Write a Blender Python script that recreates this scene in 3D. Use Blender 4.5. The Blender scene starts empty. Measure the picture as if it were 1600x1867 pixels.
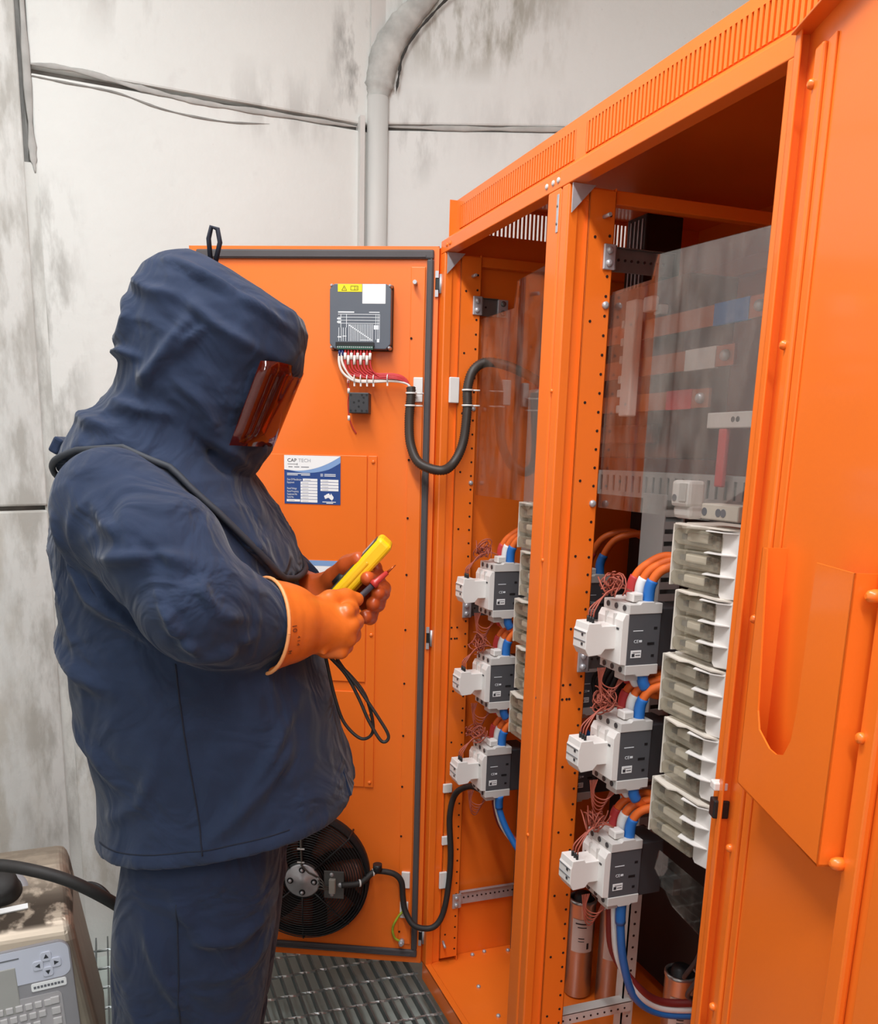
import bpy, bmesh, math, random
import numpy as np
from mathutils import Matrix, Vector
random.seed(7); rng = np.random.default_rng(7)
SC = bpy.context.scene
COL = SC.collection

# ------------------------------------------------------------------ camera
cam_d = bpy.data.cameras.new('camera'); cam = bpy.data.objects.new('camera', cam_d); COL.objects.link(cam)
cam_d.sensor_fit = 'HORIZONTAL'; cam_d.sensor_width = 36.0; cam_d.lens = 36.0
cam_d.shift_x = 0.0231; cam_d.shift_y = 0.1528; cam_d.clip_start = 0.05
_r = Vector((0.94203, -0.33471, 0.02323)); _d = Vector((-0.05057, -0.21008, -0.97638)); _f = Vector((0.33169, 0.91860, -0.21482))
_m = Matrix((_r, -_d, -_f)).transposed().to_4x4(); _m.translation = Vector((-0.81, 0.0, 1.5))
cam.matrix_world = _m
SC.camera = cam
# ------------------------------------------------------------------ world, lamps, exposure
w = bpy.data.worlds.new('world'); SC.world = w; w.use_nodes = True
w.node_tree.nodes['Background'].inputs[0].default_value = (0.9, 0.95, 1.0, 1)
w.node_tree.nodes['Background'].inputs[1].default_value = 0.25
SC.view_settings.view_transform = 'Standard'; SC.view_settings.look = 'None'
SC.view_settings.exposure = 0.76; SC.view_settings.gamma = 1.0; SC.view_settings.use_curve_mapping = False
LAMPS = [  # x, y, z, length along y, width, watts
    (-0.85, 1.05, 3.25, 1.5, 0.16, 30.0),
    (-0.95, -0.75, 3.25, 1.5, 0.16, 30.0),
]

# ------------------------------------------------------------------ materials
def lin(c): return tuple(((x / 255.0) / 12.92 if x / 255.0 <= 0.04045 else ((x / 255.0 + 0.055) / 1.055) ** 2.4) for x in c)
MATS = {}
def mat(name, rgb, rough=0.5, metal=0.0, var=0.06, scale=12.0, bump=0.0, bscale=200.0, coat=0.0, spec=0.5, sheen=0.0, stretch=None):
    if name in MATS: return MATS[name]
    m = bpy.data.materials.new(name); m.use_nodes = True; nt = m.node_tree; N = nt.nodes; L = nt.links
    b = N['Principled BSDF']; c = lin(rgb)
    tc = N.new('ShaderNodeTexCoord'); nz = N.new('ShaderNodeTexNoise'); nz.inputs['Scale'].default_value = scale; nz.inputs['Detail'].default_value = 5
    if stretch:
        mp = N.new('ShaderNodeMapping'); mp.inputs['Scale'].default_value = stretch
        L.new(tc.outputs['Object'], mp.inputs['Vector']); L.new(mp.outputs['Vector'], nz.inputs['Vector'])
    else: L.new(tc.outputs['Object'], nz.inputs['Vector'])
    r = N.new('ShaderNodeValToRGB')
    r.color_ramp.elements[0].position = 0.3; r.color_ramp.elements[1].position = 0.7
    r.color_ramp.elements[0].color = (*[max(0, x * (1 - var)) for x in c], 1); r.color_ramp.elements[1].color = (*[min(1, x * (1 + var)) for x in c], 1)
    L.new(nz.outputs['Fac'], r.inputs['Fac']); L.new(r.outputs['Color'], b.inputs['Base Color'])
    b.inputs['Roughness'].default_value = rough; b.inputs['Metallic'].default_value = metal
    b.inputs['Coat Weight'].default_value = coat; b.inputs['Coat Roughness'].default_value = 0.1
    b.inputs['Specular IOR Level'].default_value = spec
    if sheen: b.inputs['Sheen Weight'].default_value = sheen; b.inputs['Sheen Roughness'].default_value = 0.5
    if bump:
        n2 = N.new('ShaderNodeTexNoise'); n2.inputs['Scale'].default_value = bscale; n2.inputs['Detail'].default_value = 3
        L.new(tc.outputs['Object'], n2.inputs['Vector'])
        bp = N.new('ShaderNodeBump'); bp.inputs['Strength'].default_value = bump; bp.inputs['Distance'].default_value = 0.002
        L.new(n2.outputs['Fac'], bp.inputs['Height']); L.new(bp.outputs['Normal'], b.inputs['Normal'])
    MATS[name] = m; return m
def clear(name, tint, haze_rgb, haze, gloss=0.08, rough=0.05, nscale=30.0, dirt=0.0, stretch=(1, 1, 0.35)):
    """transparent sheet: tinted clear + grey film + thin gloss; the film is patchy where dirt > 0"""
    m = bpy.data.materials.new(name); m.use_nodes = True; nt = m.node_tree; N = nt.nodes; L = nt.links
    out = N['Material Output']; N.remove(N['Principled BSDF'])
    t = N.new('ShaderNodeBsdfTransparent'); t.inputs[0].default_value = (*tint, 1)
    d = N.new('ShaderNodeBsdfDiffuse'); d.inputs[0].default_value = (*lin(haze_rgb), 1)
    g = N.new('ShaderNodeBsdfGlossy'); g.inputs['Roughness'].default_value = rough
    m1 = N.new('ShaderNodeMixShader'); m2 = N.new('ShaderNodeMixShader')
    L.new(t.outputs[0], m1.inputs[1]); L.new(d.outputs[0], m1.inputs[2])
    L.new(m1.outputs[0], m2.inputs[1]); L.new(g.outputs[0], m2.inputs[2])
    lw = N.new('ShaderNodeLayerWeight'); lw.inputs['Blend'].default_value = 0.25
    mu = N.new('ShaderNodeMath'); mu.operation = 'MULTIPLY_ADD'; mu.inputs[1].default_value = 0.28; mu.inputs[2].default_value = gloss
    L.new(lw.outputs['Fresnel'], mu.inputs[0]); L.new(mu.outputs[0], m2.inputs[0])
    tc = N.new('ShaderNodeTexCoord'); mp = N.new('ShaderNodeMapping'); mp.inputs['Scale'].default_value = stretch
    nz = N.new('ShaderNodeTexNoise'); nz.inputs['Scale'].default_value = nscale; nz.inputs['Detail'].default_value = 7; nz.inputs['Roughness'].default_value = 0.65
    L.new(tc.outputs['Object'], mp.inputs[0]); L.new(mp.outputs[0], nz.inputs['Vector'])
    mr = N.new('ShaderNodeMapRange'); mr.inputs['From Min'].default_value = 0.42; mr.inputs['From Max'].default_value = 0.75
    mr.inputs['To Min'].default_value = haze; mr.inputs['To Max'].default_value = haze + dirt
    L.new(nz.outputs['Fac'], mr.inputs['Value']); L.new(mr.outputs[0], m1.inputs[0])
    L.new(m2.outputs[0], out.inputs['Surface']); MATS[name] = m; return m

ORANGE = mat('orange_paint', (247, 119, 34), 0.36, var=0.03, scale=3, bump=0.05, bscale=350, coat=0.25)
ORANGE_IN = ORANGE
NAVY = mat('navy_cloth', (36, 48, 72), 0.85, var=0.08, scale=25, bump=0.2, bscale=900, spec=0.22, sheen=0.12)
NAVY2 = mat('navy_trouser_cloth', (32, 43, 67), 0.85, var=0.08, scale=25, bump=0.2, bscale=900, spec=0.22, sheen=0.12)
def wrinkles(m, scale=9.0, dist=0.012):
    """soft cloth rumples on top of the weave"""
    nt = m.node_tree; N = nt.nodes; L = nt.links; b = N['Principled BSDF']; fine = b.inputs['Normal'].links[0].from_node
    tc = N.new('ShaderNodeTexCoord'); n = N.new('ShaderNodeTexNoise'); n.inputs['Scale'].default_value = scale; n.inputs['Detail'].default_value = 2.5; n.inputs['Distortion'].default_value = 1.6
    L.new(tc.outputs['Object'], n.inputs['Vector']); bp = N.new('ShaderNodeBump'); bp.inputs['Strength'].default_value = 0.9; bp.inputs['Distance'].default_value = dist
    L.new(n.outputs['Fac'], bp.inputs['Height']); L.new(bp.outputs['Normal'], fine.inputs['Normal'])
wrinkles(NAVY, 8.0, 0.022); wrinkles(NAVY2, 7.0, 0.024)
SEAM = mat('navy_seam', (22, 29, 46), 0.9)
PIPING = mat('dark_piping', (46, 50, 58), 0.7, var=0.1)
RUBBER = mat('orange_rubber', (222, 112, 38), 0.36, var=0.10, scale=30, bump=0.1, bscale=120)
RUBBER_IN = mat('orange_rubber_deep', (190, 84, 36), 0.33, var=0.12, scale=30, bump=0.1, bscale=120)  # darker, slightly glossier orange for the far glove
RIM = mat('pale_orange_rim', (240, 160, 100), 0.5)
SKIN = mat('skin', (150, 105, 85), 0.55)
YELLOW = mat('yellow_plastic', (250, 205, 20), 0.38, var=0.03)
BLACK = mat('black_plastic', (28, 28, 30), 0.45, var=0.1)
BLACKRUB = mat('black_rubber', (40, 37, 36), 0.6, var=0.15, scale=40)
GASKET = mat('gasket_rubber', (78, 74, 76), 0.6, var=0.06)
DGREY = mat('dark_grey_plastic', (84, 84, 88), 0.5, var=0.05)
CTRL = mat('controller_grey', (92, 98, 108), 0.45, var=0.03)
DGREY2 = mat('charcoal_plastic', (58, 58, 61), 0.5, var=0.05)
LGREY = mat('light_grey_plastic', (206, 202, 198), 0.45, var=0.03)
WHITE = mat('white_plastic', (232, 228, 224), 0.42, var=0.02)
CREAM = mat('cream_plastic', (222, 214, 202), 0.5, var=0.03)
TRUNK = mat('grey_duct_plastic', (160, 156, 154), 0.5, var=0.03)
PAPER = mat('white_label', (245, 245, 245), 0.55, var=0.01)
INK = mat('grey_ink', (110, 112, 118), 0.6)
INKD = mat('dark_ink', (50, 52, 58), 0.6)
PRINTW = mat('white_print', (232, 236, 240), 0.5, var=0.01)
LBLUE = mat('label_blue', (38, 72, 138), 0.5, var=0.02)
LBLUE2 = mat('label_pale_blue', (132, 166, 214), 0.5, var=0.02)
LYEL = mat('label_yellow', (240, 222, 20), 0.5, var=0.02)
ZINC = mat('zinc_steel', (190, 190, 194), 0.4, metal=0.45, var=0.12, scale=40)
ZINCD = mat('dull_zinc', (120, 118, 116), 0.5, metal=0.7, var=0.15, scale=25)
GALV = mat('galvanised_steel', (120, 126, 126), 0.5, metal=0.55, var=0.2, scale=30)
GALVB = mat('bright_galvanised', (170, 178, 178), 0.35, metal=0.8, var=0.2, scale=30)
ALU = mat('aluminium_can', (200, 198, 196), 0.28, metal=0.85, var=0.05, stretch=(1, 1, 0.1))
CABLE = mat('orange_cable', (232, 108, 40), 0.45, var=0.05)
SBLUE = mat('blue_sleeve', (36, 110, 190), 0.5); SWHITE = mat('white_sleeve', (235, 235, 235), 0.5); SRED = mat('red_sleeve', (196, 60, 62), 0.5)
WIRE = mat('red_brown_wire', (168, 84, 66), 0.5, var=0.08)
WRED = mat('red_wire', (206, 58, 62), 0.45); WWHITE = mat('white_wire', (240, 232, 224), 0.45)
COPPER = mat('copper_bar', (176, 104, 66), 0.4, metal=0.8, var=0.1)
GREENY = mat('green_yellow_wire', (150, 170, 50), 0.5, var=0.3, scale=60)
DARKHOLE = mat('hole_dark', (40, 12, 6), 0.9)
BRONZE = mat('brushed_stainless', (176, 162, 146), 0.42, metal=0.7, var=0.1, scale=8, stretch=(1, 6, 1))
PANELG = mat('panel_grey', (150, 148, 152), 0.45, var=0.03); PANELL = mat('panel_lilac', (205, 208, 222), 0.45, var=0.02)
KEYM = mat('key_grey', (198, 194, 194), 0.5, var=0.03); LCD = mat('lcd_grey', (170, 168, 164), 0.3)
GRIME = mat('grime', (84, 76, 68), 0.9, var=0.25, scale=40)
PLEXI = clear('plexiglass', (0.93, 0.92, 0.91), (186, 170, 158), 0.006, gloss=0.0, rough=0.03, nscale=22, dirt=0.16)
COVER = clear('smoky_cover', (0.92, 0.90, 0.85), (205, 195, 176), 0.24, gloss=0.02, rough=0.15, nscale=60, dirt=0.14)
VISOR = clear('amber_visor', (0.62, 0.20, 0.09), (110, 30, 14), 0.30, gloss=0.05, rough=0.06, nscale=5, dirt=0.0)

def concrete(name, rgb, seed, streaks):
    """painted concrete: mottled, with weathering streaks whose place is fixed in the wall"""
    m = bpy.data.materials.new(name); m.use_nodes = True; nt = m.node_tree; N = nt.nodes; L = nt.links; b = N['Principled BSDF']
    tc = N.new('ShaderNodeTexCoord'); b.inputs['Roughness'].default_value = 0.7
    def noise(s, st=(1, 1, 1), d=6, r=0.6, off=0):
        mp = N.new('ShaderNodeMapping'); mp.inputs['Scale'].default_value = st; mp.inputs['Location'].default_value = (off, off * .7, off * .3)
        n = N.new('ShaderNodeTexNoise'); n.inputs['Scale'].default_value = s; n.inputs['Detail'].default_value = d; n.inputs['Roughness'].default_value = r
        L.new(tc.outputs['Object'], mp.inputs[0]); L.new(mp.outputs[0], n.inputs['Vector']); return n.outputs['Fac']
    def rng_(v, a, c, lo, hi):
        r = N.new('ShaderNodeMapRange'); r.inputs[1].default_value = a; r.inputs[2].default_value = c; r.inputs[3].default_value = lo; r.inputs[4].default_value = hi
        L.new(v, r.inputs[0]); return r.outputs[0]
    def mul(a, c):
        x = N.new('ShaderNodeMath'); x.operation = 'MULTIPLY'
        for i, v in enumerate((a, c)):
            if isinstance(v, (int, float)): x.inputs[i].default_value = v
            else: L.new(v, x.inputs[i])
        return x.outputs[0]
    def mixc(f, ca, cb):
        x = N.new('ShaderNodeMix'); x.data_type = 'RGBA'; L.new(f, x.inputs['Factor'])
        for i, v in (('A', ca), ('B', cb)):
            s = x.inputs[6 if i == 'A' else 7]
            if isinstance(v, tuple): s.default_value = (*v, 1)
            else: L.new(v, s)
        return x.outputs[2]
    base = lin(rgb); col = mixc(rng_(noise(2.2, off=seed), 0.35, 0.7, 0, 1), base, tuple(x * 0.94 for x in base))
    col = mixc(rng_(noise(7, off=seed + 3), 0.62, 0.72, 0, 0.35), col, lin((205, 203, 200)))
    col = mixc(rng_(noise(60, d=2, off=seed), 0.72, 0.8, 0, 0.35), col, lin((170, 166, 160)))
    sep = N.new('ShaderNodeSeparateXYZ'); L.new(tc.outputs['Object'], sep.inputs[0])
    for (x0, wx, z0, z1, amt, dark) in streaks:      # weathered patches: centre x, half width, z range
        a = N.new('ShaderNodeMath'); a.operation = 'SUBTRACT'; L.new(sep.outputs[0], a.inputs[0]); a.inputs[1].default_value = x0
        ab = N.new('ShaderNodeMath'); ab.operation = 'ABSOLUTE'; L.new(a.outputs[0], ab.inputs[0])
        mx = rng_(ab.outputs[0], 0.25 * wx, wx, 1, 0)
        mz = mul(rng_(sep.outputs[2], z0, z0 + 0.12, 0, 1), rng_(sep.outputs[2], z1 - 0.12, z1, 1, 0))
        nn = rng_(noise(9, (1.6, 1, 0.5), off=seed + x0 * 5), 0.44, 0.60, 0, 1)
        col = mixc(mul(mul(mx, mz), mul(nn, amt)), col, lin(dark))
    L.new(col, b.inputs['Base Color'])
    bp = N.new('ShaderNodeBump'); bp.inputs['Strength'].default_value = 0.25; bp.inputs['Distance'].default_value = 0.006
    L.new(noise(35, d=5, off=seed), bp.inputs['Height']); L.new(bp.outputs['Normal'], b.inputs['Normal'])
    MATS[name] = m; return m
SEALANT = mat('grey_sealant', (176, 174, 170), 0.8, var=0.18, scale=14, bump=0.3, bscale=60)
SEALDARK = mat('dark_sealant', (140, 138, 134), 0.8, var=0.25, scale=18, bump=0.3, bscale=60)

# ------------------------------------------------------------------ mesh helpers
ROOTM = {}
def rz(a): return Matrix.Rotation(a, 4, 'Z')
class MB:
    def __init__(s): s.v = []; s.f = []; s.sm = []
    def add(s, vs, fs, smooth=False):
        o = len(s.v); s.v += [tuple(map(float, p)) for p in vs]; s.f += [tuple(i + o for i in f) for f in fs]; s.sm += [smooth] * len(fs); return s
    def box(s, x0, x1, y0, y1, z0, z1, M=None):
        vs = [(x, y, z) for z in (z0, z1) for y in (y0, y1) for x in (x0, x1)]
        if M is not None: vs = [M @ Vector(p) for p in vs]
        return s.add(vs, [(0, 2, 3, 1), (4, 5, 7, 6), (0, 1, 5, 4), (2, 6, 7, 3), (0, 4, 6, 2), (1, 3, 7, 5)])
    def prism(s, poly, axis, a, b, M=None):
        """poly in the plane of the two other axes (x: y,z; y: x,z; z: x,y), counter-clockwise or not"""
        n = len(poly)
        def P(p, t): return {'x': (t, p[0], p[1]), 'y': (p[0], t, p[1]), 'z': (p[0], p[1], t)}[axis]
        vs = [P(p, a) for p in poly] + [P(p, b) for p in poly]
        if M is not None: vs = [M @ Vector(p) for p in vs]
        return s.add(vs, [tuple(range(n))[::-1], tuple(range(n, 2 * n))] + [(i, (i + 1) % n, n + (i + 1) % n, n + i) for i in range(n)])
    def cyl(s, p0, p1, r0, r1=None, n=12, cap=True):
        return s.tube([p0, p1], [r0, r0 if r1 is None else r1], n, cap)
    def tube(s, path, r, n=8, cap=True, flat=1.0, up=None):
        P = [Vector(p) for p in path]; m = len(P); R = [r] * m if isinstance(r, (int, float)) else list(r)
        T = [((P[min(i + 1, m - 1)] - P[max(i - 1, 0)]).normalized() if (P[min(i + 1, m - 1)] - P[max(i - 1, 0)]).length > 1e-9 else Vector((0, 0, 1))) for i in range(m)]
        a = Vector(up) if up else (Vector((0, 0, 1)) if abs(T[0].z) < 0.9 else Vector((1, 0, 0)))
        nrm = (a - T[0] * a.dot(T[0])).normalized(); vs = []
        for i in range(m):
            nrm = (nrm - T[i] * nrm.dot(T[i]));
            nrm = nrm.normalized() if nrm.length > 1e-6 else T[i].orthogonal().normalized()
            bn = T[i].cross(nrm)
            for k in range(n):
                t = 2 * math.pi * k / n; vs.append(P[i] + nrm * (math.cos(t) * R[i]) + bn * (math.sin(t) * R[i] * flat))
        fs = [(i * n + k, i * n + (k + 1) % n, (i + 1) * n + (k + 1) % n, (i + 1) * n + k) for i in range(m - 1) for k in range(n)]
        s.add(vs, fs, True)
        if cap:
            o = len(s.v) - m * n
            s.f += [tuple(o + k for k in range(n))[::-1], tuple(o + (m - 1) * n + k for k in range(n))]; s.sm += [False, False]
        return s
    def lathe(s, prof, c=(0, 0, 0), axis='z', n=24, M=None):
        """prof: list of (radius, height)"""
        vs = []
        for (r, h) in prof:
            for k in range(n):
                t = 2 * math.pi * k / n; a, b = r * math.cos(t), r * math.sin(t)
                p = {'z': (a, b, h), 'y': (a, h, -b), 'x': (h, a, b)}[axis]; p = Vector(p) + Vector(c)
                vs.append(M @ p if M is not None else p)
        m = len(prof)
        fs = [(i * n + k, i * n + (k + 1) % n, (i + 1) * n + (k + 1) % n, (i + 1) * n + k) for i in range(m - 1) for k in range(n)]
        return s.add(vs, fs, True)
    def torus(s, c, R, r, axis='y', n=48, m=6):
        pts = []
        for i in range(n + 1):
            t = 2 * math.pi * i / n; a, b = R * math.cos(t), R * math.sin(t)
            pts.append(Vector(c) + Vector({'y': (a, 0, b), 'x': (0, a, b), 'z': (a, b, 0)}[axis]))
        return s.tube(pts, r, m, cap=False, up={'y': (0, 1, 0), 'x': (1, 0, 0), 'z': (0, 0, 1)}[axis])
    def mesh(s, name, fix=True):
        me = bpy.data.meshes.new(name); me.from_pydata(s.v, [], s.f)
        me.polygons.foreach_set('use_smooth', s.sm); me.update()
        if fix:
            bm = bmesh.new(); bm.from_mesh(me); bmesh.ops.recalc_face_normals(bm, faces=bm.faces); bm.to_mesh(me); bm.free()
        return me
    def build(s, name, m, parent=None, bevel=0.0, seg=2, loc=None, rot=None):
        return mk(name, s.mesh(name), m, parent, bevel, seg, loc, rot)
def mk(name, me, m, parent=None, bevel=0.0, seg=2, loc=None, rot=None):
    o = bpy.data.objects.new(name, me); COL.objects.link(o)
    if m is not None and not me.materials: me.materials.append(m)
    if parent is not None:
        o.parent = parent
        if parent.name in ROOTM: o.matrix_parent_inverse = ROOTM[parent.name].inverted()
    if loc is not None: o.location = loc
    if rot is not None: o.rotation_euler = rot
    if bevel:
        b = o.modifiers.new('bevel', 'BEVEL'); b.width = bevel; b.segments = seg; b.limit_method = 'ANGLE'; b.angle_limit = 0.6
    return o
def tag(o, label, cat, group=None, kind=None):
    o['label'] = label; o['category'] = cat
    if group: o['group'] = group
    if kind: o['kind'] = kind
    return o
def thing(name, label, cat, loc=(0, 0, 0), rot=0.0, group=None, world=False):
    """an Empty at the thing's base; world=True: the parts are given in world coordinates"""
    o = bpy.data.objects.new(name, None); COL.objects.link(o); o.location = loc; o.rotation_euler = (0, 0, rot); o.empty_display_size = 0.05
    tag(o, label, cat, group)
    if world: ROOTM[o.name] = Matrix.Translation(loc) @ rz(rot)
    return o
def struct(o): o['kind'] = 'structure'; return o
def dup(root, loc, rot=0.0, label=None):
    def cp(o, par):
        c = o.copy(); COL.objects.link(c); c.parent = par
        for ch in [x for x in ALLKIDS.get(o.name, [])]: cp(ch, c)
        return c
    ALLKIDS = {}
    for x in bpy.data.objects:
        if x.parent: ALLKIDS.setdefault(x.parent.name, []).append(x)
    c = cp(root, None); c.location = loc; c.rotation_euler = (0, 0, rot)
    if label: c['label'] = label
    return c
def cr(pts, n=8):
    """smooth curve through the points"""
    P = [Vector(p) for p in pts]; P = [P[0] * 2 - P[1]] + P + [P[-1] * 2 - P[-2]]; out = []
    for i in range(1, len(P) - 2):
        a, b, c, d = P[i - 1:i + 3]
        for k in range(n):
            t = k / n
            out.append(0.5 * ((2 * b) + (c - a) * t + (2 * a - 5 * b + 4 * c - d) * t * t + (3 * b - a - 3 * c + d) * t ** 3))
    out.append(P[-2]); return out
def text(name, s, size, m, parent, M, ext=0.0002, align='LEFT', sx=1.0):
    cu = bpy.data.curves.new(name, 'FONT'); cu.body = s; cu.size = size; cu.extrude = ext; cu.align_x = align; cu.resolution_u = 2
    t = bpy.data.objects.new(name, cu); COL.objects.link(t)
    dg = bpy.context.evaluated_depsgraph_get(); me = bpy.data.meshes.new_from_object(t.evaluated_get(dg))
    COL.objects.unlink(t); bpy.data.objects.remove(t); bpy.data.curves.remove(cu)
    me.transform(M @ Matrix.Diagonal((sx, 1, 1, 1))); me.materials.clear()
    return mk(name, me, m, parent)
FX = lambda x, y, z: Matrix(((1, 0, 0, x), (0, 0, -1, y), (0, 1, 0, z), (0, 0, 0, 1)))        # text lying in the x-z plane, read from -y
FXB = lambda x, y, z: Matrix(((-1, 0, 0, x), (0, 0, 1, y), (0, 1, 0, z), (0, 0, 0, 1)))       # text in the x-z plane, read from +y

# ------------------------------------------------------------------ implicit surfaces (cloth, gloves, body)
def grid(lo, hi, h):
    ax = [np.arange(a, b + h, h, dtype=np.float32) for a, b in zip(lo, hi)]
    return np.meshgrid(*ax, indexing='ij')
def nets(F, lo, h):
    S = F < 0; nx, ny, nz = F.shape
    cnt = np.zeros((nx - 1, ny - 1, nz - 1), np.int8); sl = lambda d, n: slice(d, n - 1 + d)
    for a in (0, 1):
        for b in (0, 1):
            for c in (0, 1): cnt += S[sl(a, nx), sl(b, ny), sl(c, nz)]
    act = (cnt > 0) & (cnt < 8); I = np.argwhere(act); acc = np.zeros((len(I), 3)); num = np.zeros(len(I))
    for ax in range(3):
        o1, o2 = [i for i in range(3) if i != ax]
        for p in (0, 1):
            for q in (0, 1):
                d = np.zeros(3, int); d[o1] = p; d[o2] = q; e = d.copy(); e[ax] = 1
                f0 = F[tuple((I + d).T)]; f1 = F[tuple((I + e).T)]; mk_ = (f0 < 0) != (f1 < 0)
                t = np.where(mk_, f0 / np.where(mk_, f0 - f1, 1), 0)
                pos = np.repeat(d[None].astype(float), len(I), 0); pos[:, ax] = t
                acc += np.where(mk_[:, None], pos, 0); num += mk_
    V = np.array(lo) + h * (I + acc / num[:, None])
    idx = -np.ones(act.shape, np.int64); idx[tuple(I.T)] = np.arange(len(I)); Q = []
    for ax in range(3):
        a, b = (ax + 1) % 3, (ax + 2) % 3
        s0 = [slice(None)] * 3; s1 = [slice(None)] * 3; s0[ax] = slice(0, -1); s1[ax] = slice(1, None)
        E = np.argwhere(S[tuple(s0)] != S[tuple(s1)])
        E = E[(E[:, a] > 0) & (E[:, b] > 0) & (E[:, a] < F.shape[a] - 1) & (E[:, b] < F.shape[b] - 1)]
        da = np.zeros(3, int); da[a] = 1; db = np.zeros(3, int); db[b] = 1
        q = np.stack([idx[tuple((E - da - db).T)], idx[tuple((E - db).T)], idx[tuple(E.T)], idx[tuple((E - da).T)]], 1)
        ins = S[tuple(E.T)]; q[~ins] = q[~ins][:, ::-1]; Q.append(q)
    return V, np.concatenate(Q)
def capsule(G, a, b, ra, rb=None):
    rb = ra if rb is None else rb; a = np.array(a, np.float32); b = np.array(b, np.float32); d = b - a; L2 = float(d @ d)
    t = np.clip(((G[0] - a[0]) * d[0] + (G[1] - a[1]) * d[1] + (G[2] - a[2]) * d[2]) / L2, 0, 1)
    return np.sqrt((G[0] - a[0] - t * d[0]) ** 2 + (G[1] - a[1] - t * d[1]) ** 2 + (G[2] - a[2] - t * d[2]) ** 2) - (ra + (rb - ra) * t)
def ellip(G, c, r):
    k = np.sqrt(((G[0] - c[0]) / r[0]) ** 2 + ((G[1] - c[1]) / r[1]) ** 2 + ((G[2] - c[2]) / r[2]) ** 2)
    return (k - 1) * min(r)
def smin(a, b, k):
    h = np.clip(0.5 + 0.5 * (b - a) / k, 0, 1); return b + (a - b) * h - k * h * (1 - h)
def smax(a, b, k): return -smin(-a, -b, k)
def chain(G, pts, rad, k=0.01):
    d = None
    for i in range(len(pts) - 1):
        c = capsule(G, pts[i], pts[i + 1], rad[i], rad[i + 1]); d = c if d is None else smin(d, c, k)
    return d
def vnormals(V, Q):
    n = np.zeros_like(V); fn = np.cross(V[Q[:, 2]] - V[Q[:, 0]], V[Q[:, 3]] - V[Q[:, 1]])
    for i in range(4): np.add.at(n, Q[:, i], fn)
    return n / np.maximum(np.linalg.norm(n, axis=1, keepdims=True), 1e-12)
def relax(V, Q, it=2, f=0.5):
    for _ in range(it):
        s = np.zeros_like(V); c = np.zeros(len(V))
        for i in range(4):
            for j in ((i + 1) % 4, (i - 1) % 4): np.add.at(s, Q[:, i], V[Q[:, j]]); np.add.at(c, Q[:, i], 1)
        V = V + f * (s / c[:, None] - V)
    return V
def vnoise(P, s, seed=0):
    """cheap smooth noise: sum of a few random sines"""
    r = np.random.default_rng(seed); o = np.zeros(len(P))
    for _ in range(9):
        k = r.normal(size=3); k *= s * r.uniform(0.6, 1.6) / np.linalg.norm(k); o += np.sin(P @ k + r.uniform(0, 6.28))
    return o / 4.0
def cloth(V, N, amp, s, seed):
    """rumples: sharp-crested ridges along warped bands"""
    W = V + 0.035 * np.stack([vnoise(V, 14, seed + 1), vnoise(V, 14, seed + 2), vnoise(V, 14, seed + 3)], 1)
    a = 1 - np.abs(np.tanh(1.6 * vnoise(W, s, seed))); b = 1 - np.abs(np.tanh(1.6 * vnoise(W, s * 1.9, seed + 7)))
    m = 0.5 + 0.5 * np.tanh(2 * vnoise(V, 9, seed + 9))
    o = amp * m * (a ** 2.5 + 0.45 * b ** 2.5); return o - o.mean()
def npmesh(name, V, Q, m, parent=None, org=(0, 0, 0)):
    me = bpy.data.meshes.new(name); me.from_pydata((V - np.array(org)).tolist(), [], Q.tolist())
    me.polygons.foreach_set('use_smooth', [True] * len(me.polygons)); me.update()
    return mk(name, me, m, parent)

# ================================================================== the room
RING = [(0.05, 2.88), (-0.945, 2.812), (-2.0, 2.25), (-2.45, 1.0), (-2.3, -0.8), (-1.2, -2.0), (0.6, -2.2), (1.6, -1.4), (2.1, 0.2), (1.9, 1.6), (1.2, 2.435)]
WN = ['wall_back', 'wall_left', 'wall_far_left', 'wall_side', 'wall_rear_left', 'wall_rear', 'wall_rear_right', 'wall_near_right', 'wall_far_right', 'wall_right_corner', 'wall_right']
HC = 3.4
def wall_frame(i):
    p = Vector(RING[i]); q = Vector(RING[(i + 1) % len(RING)]); d = (p - q); L = d.length   # local x runs from q to p, the room lies at local -y
    return (q.x, q.y, 0.0), math.atan2(d.y, d.x), L
CW = (229, 230, 226)
def panel(name, parent, x0, x1, z0, z1, m, t=0.05, y0=0.0):
    return MB().box(x0, x1, y0, y0 + t, z0, z1).build(name, m, parent, bevel=0.006)
def sealant(parent, pts, wdt, m, y=-0.002, seed=1, name='joint_sealant'):
    """an irregular ridge of filler smeared along a joint; pts in local x, z"""
    r = np.random.default_rng(seed); P = cr([(a, y, b) for a, b in pts], 10); n = len(P)
    R = [wdt * (0.55 + 0.75 * abs(math.sin(i * 0.37 + seed)) * r.uniform(0.5, 1.0)) for i in range(n)]
    for i_, f_ in enumerate((0.15, 0.3, 0.5, 0.65, 0.8, 0.9)): R[i_] *= f_; R[-1 - i_] *= f_
    return MB().tube(P, R, 8, flat=0.35, up=(0, 0, 1) if abs(P[-1].x - P[0].x) > abs(P[-1].z - P[0].z) else (1, 0, 0)).build(name, m, parent)
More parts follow.
